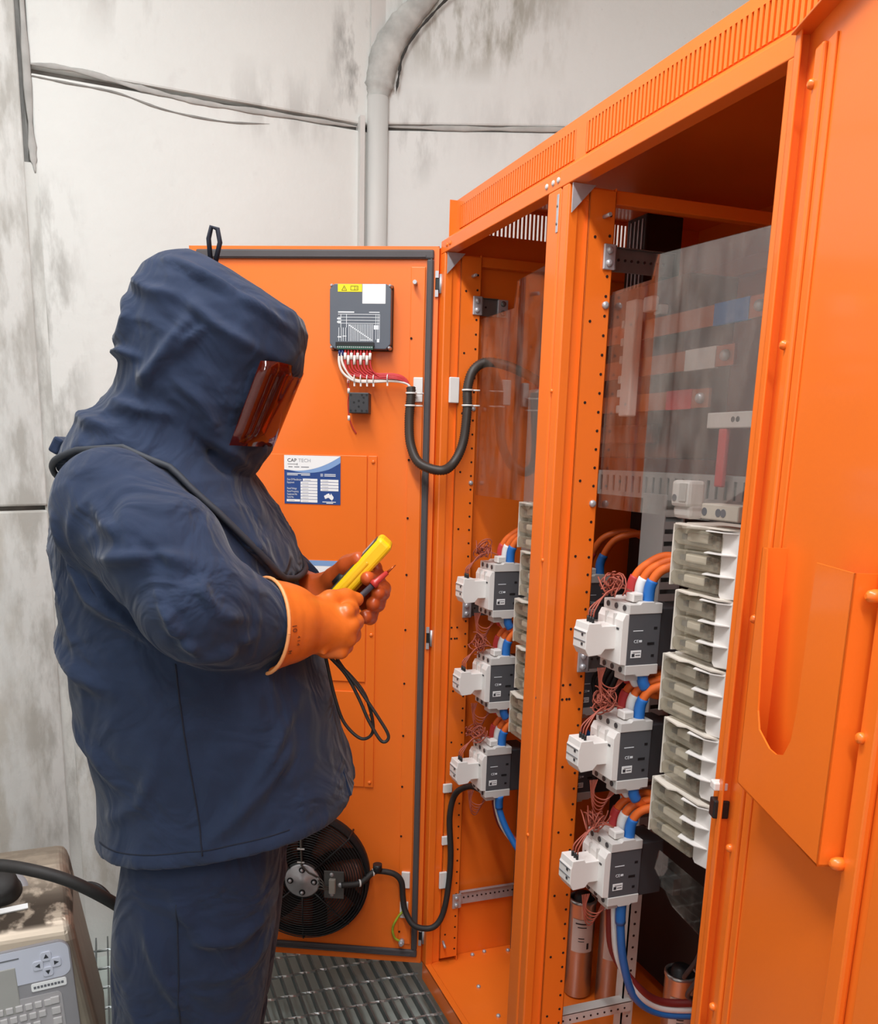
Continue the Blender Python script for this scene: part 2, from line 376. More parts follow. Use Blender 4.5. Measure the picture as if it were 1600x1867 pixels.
for i, nm in enumerate(WN):
    loc, a, L = wall_frame(i)
    if i == 0:
        m = concrete('painted_concrete', CW, 2.0, [(0.02, 0.12, 0.3, 2.25, 0.75, (158, 156, 150)), (0.93, 0.10, 2.45, 2.85, 0.9, (120, 118, 114)), (0.70, 0.25, 2.35, 2.62, 0.5, (170, 168, 164)), (0.25, 0.16, 2.55, 2.8, 0.4, (176, 172, 166)), (0.1, 0.3, 0.0, 0.9, 0.55, (176, 168, 152))])
    elif i == 1:
        m = concrete('painted_concrete_left', (229, 230, 226), 9.0, [(1.12, 0.12, 0.2, 3.4, 0.7, (170, 168, 160)), (0.9, 0.25, 0.0, 1.4, 0.6, (182, 174, 158))])
    elif i == 10:
        m = concrete('painted_concrete_right', (227, 228, 225), 5.0, [(0.30, 0.34, 2.60, 3.1, 0.95, (158, 154, 142)), (0.10, 0.16, 2.3, 2.6, 0.6, (160, 158, 154)), (0.45, 0.3, 2.35, 2.62, 0.3, (176, 174, 172))])
    else: m = concrete('painted_concrete_%d' % i, CW, float(i), [])
    base = struct(MB().box(-0.03, L + 0.03, 0.03, 0.16, -0.4, HC).build(nm, SEALDARK if i in (0, 1, 10) else m, loc=loc, rot=(0, 0, a)))
    if i == 0:
        panel('concrete_panel', base, 0.012, L - 0.02, 2.484, HC, m); panel('concrete_panel', base, 0.012, L - 0.02, -0.4, 2.466, m)
        sealant(base, [(0.0, 2.485), (0.13, 2.49), (0.28, 2.475), (0.45, 2.465), (0.66, 2.468), (0.95, 2.474)], 0.0075, SEALANT, seed=3)
        sealant(base, [(0.0, 2.458), (0.10, 2.455), (0.23, 2.452), (0.36, 2.43), (0.52, 2.425), (0.66, 2.44)], 0.0026, SEALDARK, seed=4)
        sealant(base, [(0.010, 2.22), (0.006, 2.3), (0.004, 2.6), (0.002, 3.0), (0.0, 3.3)], 0.010, SEALANT, seed=5)
        MB().prism([(-0.022, 0.004), (0.016, -0.001), (0.016, 0.03), (-0.022, 0.03)], 'z', -0.4, 2.245).build('joint_filler', concrete('joint_filler', (220, 220, 215), 12.0, [(0.0, 0.08, 0.2, 2.3, 0.8, (172, 170, 164))]), base)
    elif i == 1:
        panel('concrete_panel', base, 0.0, L - 0.015, 1.325, HC, m); panel('concrete_panel', base, 0.0, L - 0.015, -0.4, 1.312, m)
    elif i == 10:
        panel('concrete_panel', base, 0.02, L, 2.492, HC, m); panel('concrete_panel', base, 0.02, L, -0.4, 2.476, m)
        sealant(base, [(0.03, 2.484), (0.3, 2.482), (0.6, 2.484), (0.9, 2.482)], 0.008, SEALANT, seed=8)
        # a crack in the filler running up beside the corner column
        sealant(base, [(0.060, 2.57), (0.068, 2.62), (0.078, 2.67), (0.11, 2.725), (0.16, 2.78), (0.217, 2.833), (0.32, 2.90)], 0.004, mat('black_crack', (60, 58, 56), 0.9), y=-0.02, seed=6)
# corner column: a half-round cover strip with a lump of filler on its head
colm = struct(MB().tube([(0.05, 2.868, -0.4), (0.05, 2.868, 1.2), (0.05, 2.868, 2.56)], 0.033, 16).box(-0.01, 0.005, 2.85, 2.9, -0.4, 2.5).build('trim_1', mat('painted_column', (216, 214, 210), 0.6, var=0.06, scale=6, stretch=(3, 3, 0.5))))
P = cr([(0.047, 2.868, 2.52), (0.05, 2.866, 2.57), (0.056, 2.862, 2.62), (0.070, 2.858, 2.68), (0.105, 2.848, 2.745), (0.15, 2.832, 2.80), (0.20, 2.812, 2.86), (0.28, 2.78, 2.95)], 6)
rl = np.random.default_rng(3); RL = np.interp(np.linspace(0, 7, len(P)), range(8), [0.028, 0.036, 0.044, 0.046, 0.042, 0.036, 0.034, 0.034]) * (1 + 0.05 * rl.normal(size=len(P)))
MB().tube(P, list(RL), 12, flat=0.6, up=(0.93, -0.36, 0)).build('filler_lump', mat('column_filler', (186, 186, 182), 0.8, var=0.28, scale=16, bump=0.5, bscale=40), colm)
MB().box(0.028, 0.072, 2.872, 2.90, 2.5, HC).build('corner_fillet', mat('painted_column', (216, 214, 210), 0.6), colm)
struct(MB().prism([(x, y) for x, y in RING], 'z', HC, HC + 0.1).build('ceiling', mat('ceiling_paint', (226, 226, 224), 0.8)))
# floor: concrete below, open steel grating on top
floor = struct(MB().prism([(x, y) for x, y in RING], 'z', -0.42, -0.16).build('floor', mat('floor_concrete', (186, 196, 190), 0.8, var=0.12, scale=4)))
bearing = MB().box(-0.0022, 0.0022, -2.1, 2.66, -0.024, 0.0).mesh('bearing_bar')
for i in range(62):
    x = -0.012 - 0.034 * i
    mk('bearing_bar', bearing, GALV, floor, loc=(x, 0, 0))
tw = []
for i in range(170): tw.append((-2.1 + i * 2.1 / 169, 0, 0))
cb = MB()
for i in range(169):     # a square rod twisted along its length
    pass
ring_v = []
for i, p in enumerate(tw):
    a = i * 0.33
    for k in range(4): ring_v.append((p[0], 0.0042 * math.cos(a + k * math.pi / 2), -0.003 + 0.0042 * math.sin(a + k * math.pi / 2)))
cb.add(ring_v, [(i * 4 + k, i * 4 + (k + 1) % 4, (i + 1) * 4 + (k + 1) % 4, (i + 1) * 4 + k) for i in range(169) for k in range(4)])
cbm = cb.mesh('cross_bar')
for j in range(46):
    y = 2.585 - 0.1 * j
    mk('cross_bar', cbm, GALVB, floor, loc=(0, y, 0))
# ceiling luminaires (outside the picture): white battens with a lit diffuser
lampm = bpy.data.materials.new('lamp_diffuser'); lampm.use_nodes = True
for i, (x, y, z, ly, wx, pw) in enumerate(LAMPS):
    t = thing('ceiling_batten_light', ['white batten light on the ceiling above the worker', 'white batten light on the ceiling behind the camera'][i], 'light', (x, y, z))
    MB().box(-wx / 2, wx / 2, -ly / 2, ly / 2, 0.0, HC - z).build('housing', WHITE, t, bevel=0.01)
    ld = bpy.data.lights.new('tube_light', 'AREA'); ld.shape = 'RECTANGLE'; ld.size = wx; ld.size_y = ly; ld.energy = pw; ld.color = (0.97, 0.985, 1.0)
    lo = bpy.data.objects.new('tube_light', ld); COL.objects.link(lo); lo.parent = t; lo.location = (0, 0, -0.004)

# ================================================================== the two cabinet bays
DEP = 0.74
CA = thing('electrical_cabinet', 'tall orange cabinet bay at the far end with its door swung open behind the worker', 'cabinet', (0.3, 1.85, 0), group='orange cabinet bays', world=True)
CB = thing('electrical_cabinet', 'tall orange cabinet bay nearest the camera with a document pocket on its door', 'cabinet', (0.3, 1.25, 0), group='orange cabinet bays', world=True)
def holes(name, parent, pts, axis, r=0.0032):
    b = MB()
    for (x, y, z) in pts:
        n = 8; ring = [(r * math.cos(2 * math.pi * k / n), r * math.sin(2 * math.pi * k / n)) for k in range(n)]
        b.prism(ring, axis, 0, 0.0015, M=Matrix.Translation((x, y, z)))
    o = b.build(name, DARKHOLE, parent); o['kind'] = 'stuff'; return o
def bolt(name, parent, p, d, r=0.008, h=0.006, m=ZINC):
    p = Vector(p); d = Vector(d)
    return MB().tube([p - d * 0.002, p + d * h * 0.4, p + d * h * 0.8, p + d * h], [r, r, r * 0.8, r * 0.35], 12).build(name, m, parent)
slat_m = MB().box(0.038, 0.0415, -0.0032, 0.0032, 2.033, 2.083).mesh('slat')
slat_s = MB().box(-0.0026, 0.0026, 2.1495, 2.1525, 2.03, 2.09).mesh('slat')
for (Cb, y0, y1) in ((CA, 1.55, 2.15), (CB, 0.95, 1.55)):
    MB().box(0.0415, DEP, y0, y1, 2.0985, 2.1015).build('roof', ORANGE, Cb)
    MB().box(DEP, DEP + 0.003, y0, y1, 0.0, 2.1).build('back_panel', ORANGE, Cb)
    MB().box(0.0, DEP, y0 + 0.002, y1 - 0.002, 0.056, 0.06).build('floor_pan', ORANGE, Cb)
    MB().box(0.0, 0.018, y0, y1, 0.0, 0.062).build('plinth', ORANGE, Cb, bevel=0.003)
    # header: lip, sloping ledge, slotted vent strip
    MB().prism([(0.0, 1.975), (0.0, 2.003), (0.038, 2.03), (0.0415, 2.03), (0.0415, 2.022), (0.006, 1.995), (0.006, 1.98), (0.03, 1.98), (0.03, 1.975)], 'y', y0, y1).build('header_lip', ORANGE, Cb, bevel=0.0015)
    MB().box(0.038, 0.0415, y0, y1, 2.083, 2.10).box(0.038, 0.0415, y0, y0 + 0.02, 2.03, 2.083).box(0.038, 0.0415, y1 - 0.02, y1, 2.03, 2.083).box(0.046, 0.05, y0, y1, 2.02, 2.1).build('vent_frame', ORANGE, Cb)
    n = 50
    for k in range(n + 1):
        mk('slat', slat_m, ORANGE, Cb, loc=(0, y0 + 0.022 + k * (y1 - y0 - 0.044) / n, 0))
# far side panel with vent slots near the top
MB().box(0.02, DEP, 2.1495, 2.1525, 0.05, 2.03).box(0.02, DEP, 2.1495, 2.1525, 2.09, 2.10).box(0.02, 0.066, 2.1495, 2.1525, 2.03, 2.09).box(0.53, DEP, 2.1495, 2.1525, 2.03, 2.09).build('side_panel', ORANGE, CA)
for k in range(43): mk('slat', slat_s, ORANGE, CA, loc=(0.066 + 0.011 * k, 0, 0))
MB().box(0.02, DEP, 0.948, 0.951, 0.05, 2.10).build('side_panel', ORANGE, CB)
# far jamb: front lip, stepped fold, perforated plate
def jamb(Cb, y, top=1.975):
    MB().box(0.0, 0.022, y + 0.004, y + 0.03, 0.06, top).build('front_lip', ORANGE, Cb, bevel=0.003)
    MB().box(0.018, 0.044, y + 0.010, y + 0.03, 0.06, top).build('fold_strip', ORANGE, Cb, bevel=0.002)
    MB().box(0.041, 0.096, y, y + 0.004, 0.075, top - 0.005).box(0.041, 0.044, y, y + 0.03, 0.075, top - 0.005).box(0.093, 0.096, y, y + 0.03, 0.03 + 0.03, top).build('perforated_plate', ORANGE, Cb, bevel=0.0012)
    pts = [(0.086, y - 0.0008, 0.10 + 0.0345 * k) for k in range(54)] + [(0.056, y - 0.0008, 0.15 + 0.145 * k) for k in range(13)]
    pts += [(0.046 + 0.016 * i, y - 0.0008, 1.02 + 0.03 * j) for i in (0, 1) for j in (0, 1)]
    holes('fixing_hole', Cb, pts, 'y', 0.0028)
jamb(CA, 2.118); jamb(CB, 1.510)
MB().box(0.001, 0.022, 2.146, 2.180, 0.05, 1.99).build('corner_return', ORANGE, CA)
# mid post (two folded channels back to back)
MB().box(0.0, 0.05, 1.545, 1.595, 0.06, 1.976).build('corner_post', ORANGE, CA, bevel=0.004)
MB().box(0.006, 0.05, 1.530, 1.547, 0.06, 1.976).build('post_channel', ORANGE, CA, bevel=0.002)
# near post of the near bay
MB().box(0.0, 0.05, 0.952, 0.978, 0.06, 1.976).build('corner_post', ORANGE, CB, bevel=0.003)
# post fittings: rivets, bolts, gussets
for z in (1.62, 1.30, 0.72): bolt('post_rivet', CA, (0.0, 1.538, z), (-1, 0, 0), 0.004, 0.003, ORANGE)
bolt('post_bolt', CA, (0.006, 1.536, 1.02), (-1, 0, 0), 0.006, 0.006, ZINC)
for y in (2.11, 2.09): bolt('header_bolt', CA, (0.0, y, 1.989), (-1, 0, 0), 0.005, 0.003, ORANGE)
for y in (1.60, 1.575, 1.555): bolt('header_bolt', CA, (0.0, y, 1.989), (-1, 0, 0), 0.005, 0.003, LGREY)
MB().box(-0.0015, 0.0, 1.548, 1.556, 1.90, 1.965).build('joint_plate', ZINC, CA, bevel=0.001)
for z in (1.945, 1.915): bolt('plate_screw', CA, (-0.0015, 1.552, z), (-1, 0, 0), 0.0025, 0.0015, ZINCD)
for Cb, y in ((CA, 2.118), (CB, 1.510)):
    MB().prism([(0.004, 1.974), (0.05, 1.974), (0.004, 1.925)], 'y', y - 0.004, y - 0.001).build('corner_gusset', ZINC, Cb)
    MB().tube([(0.072, y, 1.925), (0.072, y - 0.022, 1.925)], 0.0035, 10).build('stud', ZINC, Cb)
    # folded roof channel at the head of the jamb
    MB().box(0.03, DEP - 0.02, y + 0.006, y + 0.028, 1.95, 1.974).build('top_rail', ORANGE, Cb, bevel=0.002)
MB().tube([(0.05, 2.118, 0.13), (0.05, 2.098, 0.12)], 0.0035, 10).build('stud', ZINC, CA)
MB().box(DEP - 0.03, DEP, 0.96, 2.14, 1.95, 1.99).build('top_rail', ORANGE, CB, bevel=0.002)
for p in [(0.104, 1.978, 0.06), (0.102, 1.843, 0.06), (0.15, 2.13, 0.06), (0.19, 2.135, 0.06), (0.26, 2.12, 0.06)]: bolt('floor_bolt', CA, p, (0, 0, 1), 0.006, 0.007, ZINC)
# jamb brackets with perforated straps
def bracket(Cb, y, z, xe, m1, m2, endplate=False):
    o = MB().box(0.074, 0.098, y - 0.006, y - 0.001, z - 0.022, z + 0.022).build('bracket_plate', m1, Cb, bevel=0.0015)
    for dz in (-0.011, 0.011): bolt('bracket_bolt', o, (0.085, y - 0.006, z + dz), (0, -1, 0), 0.0065, 0.006, ZINC)
    s = MB().box(0.098, xe, y + 0.012, y + 0.015, z - 0.021, z + 0.021).box(0.095, 0.101, y - 0.005, y + 0.015, z - 0.021, z + 0.021).box(0.098, xe, y + 0.004, y + 0.014, z + 0.019, z + 0.021).build('perforated_strap', m2, Cb, bevel=0.001)
    h = holes('strap_hole', s, [(0.115 + 0.014 * k, y + 0.0105, z) for k in range(int((xe - 0.12) / 0.014))], 'y', 0.0026)
    if endplate:
        e = MB().box(xe - 0.002, xe + 0.026, y + 0.004, y + 0.012, z - 0.022, z + 0.020).build('strap_end_plate', m1, Cb, bevel=0.0015)
        for dz in (-0.012, 0.010): bolt('end_plate_bolt', e, (xe + 0.012, y + 0.004, z + dz), (0, -1, 0), 0.007, 0.005, ZINCD)
bracket(CA, 2.118, 1.858, 0.147, ZINC, ZINCD, True)
bracket(CA, 2.118, 1.098, 0.20, ZINC, ZINCD)
bracket(CA, 2.118, 0.252, 0.60, ZINC, ZINC)
bracket(CB, 1.510, 1.858, 0.235, ZINC, ZINCD)
bracket(CB, 1.510, 1.098, 0.19, ZINC, ZINCD)
# rear uprights with holes, grey
def upright(Cb, x, y, z0, z1, m):
    o = MB().box(x, x + 0.03, y, y + 0.003, z0, z1).box(x, x + 0.003, y, y + 0.03, z0, z1).build('rear_upright', m, Cb)
    holes('upright_hole', o, [(x + 0.016, y - 0.001, z0 + 0.03 + 0.03 * k) for k in range(int((z1 - z0 - 0.05) / 0.03))], 'y', 0.003)
upright(CA, 0.283, 1.56, 0.06, 0.56, LGREY); upright(CA, 0.272, 2.10, 0.06, 0.62, ZINCD)
o = MB().box(0.09, 0.30, 1.548, 1.552, 0.232, 0.258).box(0.09, 0.30, 1.548, 1.575, 0.256, 0.259).build('cross_rail', LGREY, CB)
holes('rail_hole', o, [(0.12 + 0.018 * k, 1.547, 0.243) for k in range(10)], 'y', 0.0025)

# ---- far door, swung open about 115 degrees
DANG = math.atan2(0.423, -0.906); HINGE = (0.0, 2.15, 0.0)
DM = Matrix.Translation(HINGE) @ rz(DANG)
doorA = MB().box(0.004, 0.632, -0.026, -0.023, 0.05, 1.993).box(0.004, 0.632, -0.026, 0.0, 1.990, 1.993).box(0.004, 0.632, -0.026, 0.0, 0.05, 0.053).box(0.004, 0.007, -0.026, 0.0, 0.05, 1.993).box(0.629, 0.632, -0.026, 0.0, 0.05, 1.993).box(0.007, 0.629, -0.004, 0.0, 0.053, 1.99).build('door', ORANGE, CA, loc=HINGE, rot=(0, 0, DANG))
def gstrip(x0, x1, z0, z1): return MB().box(x0, x1, 0.0, 0.010, z0, z1)
gs = []
for (x0, x1, z0, z1) in ((0.016, 0.612, 1.962, 1.984), (0.016, 0.612, 0.052 + 0.02, 0.094), (0.016, 0.033, 0.094, 1.962), (0.595, 0.612, 0.094, 1.962)):
    g = gstrip(x0, x1, z0, z1).build('gasket_strip', GASKET, doorA, bevel=0.004)
    hz = (x1 - x0) > (z1 - z0)
    (MB().box(x0 + 0.02, x1 - 0.02, 0.009, 0.0125, z0 + 0.004, z0 + 0.009) if hz else MB().box(x0 + 0.004, x0 + 0.008, 0.009, 0.0125, z0, z1)).build('gasket_lip', GASKET, doorA)
MB().box(0.036, 0.072, 0.0, 0.006, 0.11, 1.945).build('stiffener_rail', ORANGE, doorA, bevel=0.002)
holes('rail_hole', doorA, [(0.068, 0.0065, 0.15 + 0.148 * k) for k in range(12)], 'y', 0.003)
MB().box(0.176, 0.60, 0.0, 0.004, 0.585, 0.86).build('cover_plate', ORANGE, doorA, bevel=0.0015)
MB().box(0.176, 0.60, 0.0, 0.005, 0.888, 1.49).build('cover_plate', ORANGE, doorA, bevel=0.0015)
MB().box(0.150, 0.1735, 0.0, 0.005, 0.585, 1.49).build('cover_flange', ORANGE, doorA, bevel=0.0015)
for z in (1.475, 1.22, 1.02, 0.80, 0.60): bolt('door_rivet', doorA, (0.160, 0.005, z), (0, 1, 0), 0.005, 0.004, ORANGE)
for z in (1.906, 0.121): MB().tube([(0.060, 0.0, z), (0.060, 0.03, z)], 0.005, 10).build('door_stud', ZINC, doorA)
for z in (1.906, 1.018, 0.139):
    h = MB().box(-0.014, 0.012, -0.010, 0.004, z - 0.014, z + 0.014).build('hinge', BLACK, doorA, bevel=0.002)
    MB().tube([(-0.002, 0.006, z - 0.022), (-0.002, 0.006, z + 0.022)], 0.004, 10).box(0.004, 0.012, 0.003, 0.006, z + 0.014, z + 0.030).box(0.004, 0.012, 0.003, 0.006, z - 0.03, z - 0.014).build('hinge_pin', ZINC, h)

# ---- near door, swung back past the bay, with document pocket
T2 = math.radians(20.0)
HB = (0.002, 0.946, 0.0); ANGB = math.atan2(-math.cos(T2), -math.sin(T2))     # local x runs along the door away from its hinge, local -y faces the camera side
doorB = MB().box(0.0, 0.62, 0.0, 0.003, 0.05, 1.993).box(0.0, 0.003, -0.016, 0.003, 0.05, 1.993).box(0.0, 0.016, -0.016, -0.013, 0.05, 1.993).box(0.617, 0.62, -0.022, 0.003, 0.05, 1.993).box(0.0, 0.62, -0.022, 0.003, 0.05, 0.053).box(0.0, 0.62, -0.022, 0.003, 1.99, 1.993).build('door', ORANGE, CB, loc=HB, rot=(0, 0, ANGB), bevel=0.001)
MB().box(0.042, 0.064, -0.008, 0.0, 0.08, 1.96).build('stiffener_rail', ORANGE, doorB, bevel=0.003)
MB().box(0.066, 0.086, -0.003, 0.0, 0.08, 1.96).build('panel_edge', ORANGE, doorB, bevel=0.001)
MB().box(0.345, 0.375, -0.010, 0.0, 0.08, 1.96).build('stiffener_rail', ORANGE, doorB, bevel=0.003)
MB().box(0.395, 0.60, -0.005, 0.0, 0.08, 1.96).build('stiffener_plate', ORANGE, doorB, bevel=0.002)
for z in (0.45, 0.735, 0.98, 1.30, 1.638, 1.922): bolt('door_rivet', doorB, (0.046, -0.006, z), (0, -1, 0), 0.006, 0.008, ORANGE)
for z in (1.24, 0.7): bolt('door_rivet', doorB, (0.352, -0.010, z), (0, -1, 0), 0.006, 0.006, ORANGE)
# pocket: bent sheet tray with a finger notch in its front
PK = -0.030; x0, x1, z0, z1 = 0.102, 0.336, 1.097, 1.398
front = [(x0, z0), (x1, z0), (x1, z1), (x0 + 0.150, z1), (x0 + 0.146, 1.24), (x0 + 0.140, 1.20), (x0 + 0.125, 1.178), (x0 + 0.105, 1.172), (x0 + 0.085, 1.172), (x0 + 0.050, 1.184), (x0 + 0.040, 1.205), (x0 + 0.014, z1), (x0, z1)]
pk = MB(); n_ = len(front)
pk.add([(a, PK, b) for a, b in front] + [(a, PK + 0.002, b) for a, b in front], [(i, (i + 1) % n_, n_ + (i + 1) % n_, n_ + i) for i in range(n_)] + [(0, 1, 4 + 0, 5, 6, 7, 8, 9, 10, 11, 12)][:0] + [(0, 1, 6, 7, 8, 9, 10, 11, 12), (1, 2, 3, 4, 5, 6), (n_ + 0, n_ + 12, n_ + 11, n_ + 10, n_ + 9, n_ + 8, n_ + 7, n_ + 6, n_ + 1), (n_ + 1, n_ + 6, n_ + 5, n_ + 4, n_ + 3, n_ + 2)])
pk.box(x0, x0 + 0.002, PK, 0.0, z0, z1).box(x1 - 0.002, x1, PK, 0.0, z0, z1).box(x0, x1, PK, 0.0, z0, z0 + 0.002)
pocket = pk.build('document_pocket', ORANGE, doorB)
for (x, z) in ((x1 + 0.010, z0 + 0.008), (x1 + 0.010, z1 - 0.02)):
    bolt('pocket_bolt', doorB, (x, -0.010, z), (0, -1, 0), 0.007, 0.012, ORANGE)
hb = MB().box(-0.014, 0.006, -0.022, 0.0, 1.005, 1.032).build('hinge', BLACK, doorB, bevel=0.002)
MB().box(-0.014, 0.004, -0.024, -0.004, 1.046, 1.058).build('hinge_clip', WHITE, hb, bevel=0.002)

# ================================================================== equipment inside the bays
# ---- contactor, local: x into the bay from the cover front, y along the row, z up (0 = middle)
def make_contactor():
    t = thing('contactor', 'x', 'contactor', group='contactors in the cabinet bays')
    MB().box(0.0, 0.068, 0.0, 0.085, -0.049, 0.049).build('side_cover', DGREY, t, bevel=0.001)
    MB().box(0.066, 0.122, 0.004, 0.081, -0.056, 0.056).build('rear_housing', DGREY2, t, bevel=0.002)
    for s in (1, -1):
        z0, z1 = (0.048, 0.070) if s > 0 else (-0.070, -0.048)
        b = MB().prism([(-0.002, z0), (0.068, z0), (0.068, z0 + 0.019 * 1), (0.052, z1 - 0.003), (0.050, z1), (0.024, z1), (0.020, z1 - 0.004), (-0.002, z1 - 0.004)] if s > 0 else [(-0.002, z1), (0.068, z1), (0.068, z1 - 0.019), (0.052, z0 + 0.003), (0.050, z0), (0.024, z0), (0.020, z0 + 0.004), (-0.002, z0 + 0.004)], 'y', -0.002, 0.087)
        e = b.build('terminal_housing', LGREY, t, bevel=0.0012)
        for k in range(3):
            y = 0.014 + 0.028 * k
            MB().tube([(-0.0025, y, s * 0.058), (-0.0035, y, s * 0.058)], 0.0055, 12).build('terminal_screw', DGREY2, e)
    f = MB().prism([(-0.014, -0.046), (0.0, -0.048), (0.0, 0.048), (-0.008, 0.048), (-0.014, 0.036)], 'y', 0.0, 0.085).build('front_cover', WHITE, t, bevel=0.001)
    for k in range(2): MB().box(-0.0155, -0.010, 0.026 + 0.028 * k, 0.030 + 0.028 * k, 0.004, 0.046).build('phase_barrier', LGREY, f)
    for k in range(3): MB().box(-0.0148, -0.013, 0.010 + 0.028 * k, 0.018 + 0.028 * k, 0.018, 0.022).build('marker_slot', DGREY2, f)
    a = MB().prism([(-0.076, -0.018), (-0.076, 0.014), (-0.074, 0.018), (-0.072, 0.030), (-0.046, 0.030), (-0.044, 0.024), (-0.012, 0.024), (-0.012, -0.020), (-0.034, -0.020), (-0.042, -0.030), (-0.068, -0.032)], 'y', 0.020, 0.066).build('auxiliary_block', WHITE, t, bevel=0.0015)
    MB().box(-0.0772, -0.075, 0.022, 0.064, -0.004, -0.0028).box(-0.0772, -0.075, 0.022, 0.064, 0.0125, 0.0137).build('block_groove', INK, a)
    for z in (0.006, -0.012): MB().box(-0.0768, -0.075, 0.030, 0.036, z, z + 0.005).build('block_slot', INKD, a)
    for k in range(3): MB().tube([(-0.06, 0.026 + 0.009 * k, 0.030), (-0.06, 0.026 + 0.009 * k, 0.041)], 0.0026, 8).build('ferrule', BLACK, a)
    c = MB().box(0.012, 0.034, 0.012, 0.036, 0.068, 0.084).build('coil_terminal', WHITE, t, bevel=0.002)
    MB().box(0.014, 0.030, 0.010, 0.012, 0.071, 0.081).build('terminal_face', LGREY, c)
    MB().box(0.008, 0.04, 0.014, 0.05, -0.082, -0.068).build('coil_terminal', LGREY, t, bevel=0.002)
    # print on the dark side
    lb = MB().box(0.008, 0.030, -0.0006, 0.0, -0.034, -0.020).build('side_label', PAPER, t)
    MB().box(0.010, 0.016, -0.001, -0.0005, -0.032, -0.026).box(0.018, 0.028, -0.001, -0.0005, -0.030, -0.0285).box(0.012, 0.028, -0.001, -0.0005, -0.0245, -0.0235).build('label_print', INKD, lb)['kind'] = 'stuff'
    text('side_marks', 'CE', 0.0085, PRINTW, t, FX(0.0125, -0.0004, -0.006))
    MB().box(0.024, 0.030, -0.0005, 0.0, -0.005, -0.001).box(0.010, 0.031, -0.0005, 0.0, 0.016, 0.0175).build('side_print', PRINTW, t)
    for (x0, x1, z0, z1) in ((0.054, 0.061, 0.018, 0.023), (0.042, 0.057, -0.011, -0.006), (0.052, 0.058, -0.034, -0.029)):
        MB().box(x0, x1, -0.0006, 0.001, z0, z1).build('vent_slot', BLACK, t)
    return t
con0 = make_contactor()
ORD = ['topmost', 'middle', 'lowest']
ZB = [1.174, 0.949, 0.706]; ZA = [1.172, 0.936, 0.697]
first = True
def put_contactor(loc, label):
    global first
    if first: con0.location = loc; con0['label'] = label; first = False; return con0
    return dup(con0, loc, 0.0, label)
CONT = []
for k in range(3):
    CONT.append(put_contactor((0.084, 1.35, ZB[k]), f'{ORD[k]} grey contactor with white block in the near bay beside the mid post')); 
for k in range(3):
    CONT.append(put_contactor((0.088, 1.95, ZA[k]), f'{ORD[k]} grey contactor with white block in the far bay beside the open door'))
for k in range(3):
    CONT.append(put_contactor((0.345, 1.95, ZA[k] - 0.035), f'{ORD[k]} dark contactor deep inside, half hidden behind the mid post'))
for k, z in enumerate(ZB):
    tag(MB().box(0.207, 0.225, 1.315, 1.505, z - 0.045, z - 0.01).build('mounting_rail', ZINCD), f'{ORD[k]} dull zinc mounting rail behind the near bay contactors', 'rail', 'contactor mounting rails')
for k, z in enumerate(ZA):
    tag(MB().box(0.212, 0.23, 1.80, 2.10, z - 0.045, z - 0.01).build('mounting_rail', ZINCD), f'{ORD[k]} dull zinc mounting rail behind the far bay contactors', 'rail', 'contactor mounting rails')
# control wires: a curl of thin red-brown wires on each contactor head
def wires(loc, label, seed):
    r = random.Random(seed); b = MB()
    for k in range(3):
        y = 0.026 + 0.009 * k
        b.tube(cr([(-0.06, y, 0.040), (-0.056, y, 0.056), (-0.030 + 0.004 * k, y + 0.008, 0.084 - 0.004 * k), (0.0, y + 0.008, 0.092), (0.02, 0.03, 0.086)], 6), 0.0016, 6)
    for k in range(9):
        c = Vector((-0.012 + r.uniform(-0.008, 0.008), 0.048 + r.uniform(-0.012, 0.012), 0.098 + r.uniform(-0.008, 0.01))); R = r.uniform(0.012, 0.02)
        ax = Vector((r.uniform(-1, 1), r.uniform(-1, 1), r.uniform(-0.6, 0.6))).normalized(); u = ax.orthogonal().normalized(); v = ax.cross(u)
        b.tube([c + u * R * math.cos(t * 0.55) * (0.7 + 0.04 * t) + v * R * math.sin(t * 0.55) * 0.7 + ax * 0.0008 * t for t in range(18)], 0.0015, 5)
    o = b.build('control_wiring', WIRE); o.location = loc; tag(o, label, 'wiring', 'curled control wires on the contactors')
    f = MB()
    for k in range(5):
        f.tube(cr([(0.02, 0.03 + 0.004 * k, -0.082), (0.0, 0.036 + 0.004 * k, -0.10 - 0.008 * k), (-0.02, 0.046, -0.09 - 0.007 * k), (-0.012 - 0.004 * k, 0.05, -0.062)], 6), 0.0014, 5)
    f.build('foot_wires', WIRE, o)['kind'] = 'stuff'
    return o
for k in range(3):
    wires((0.084, 1.35, ZB[k]), f'curl of thin red-brown wires on the {ORD[k]} near bay contactor', 10 + k)
    wires((0.088, 1.95, ZA[k]), f'curl of thin red-brown wires on the {ORD[k]} far bay contactor', 20 + k)
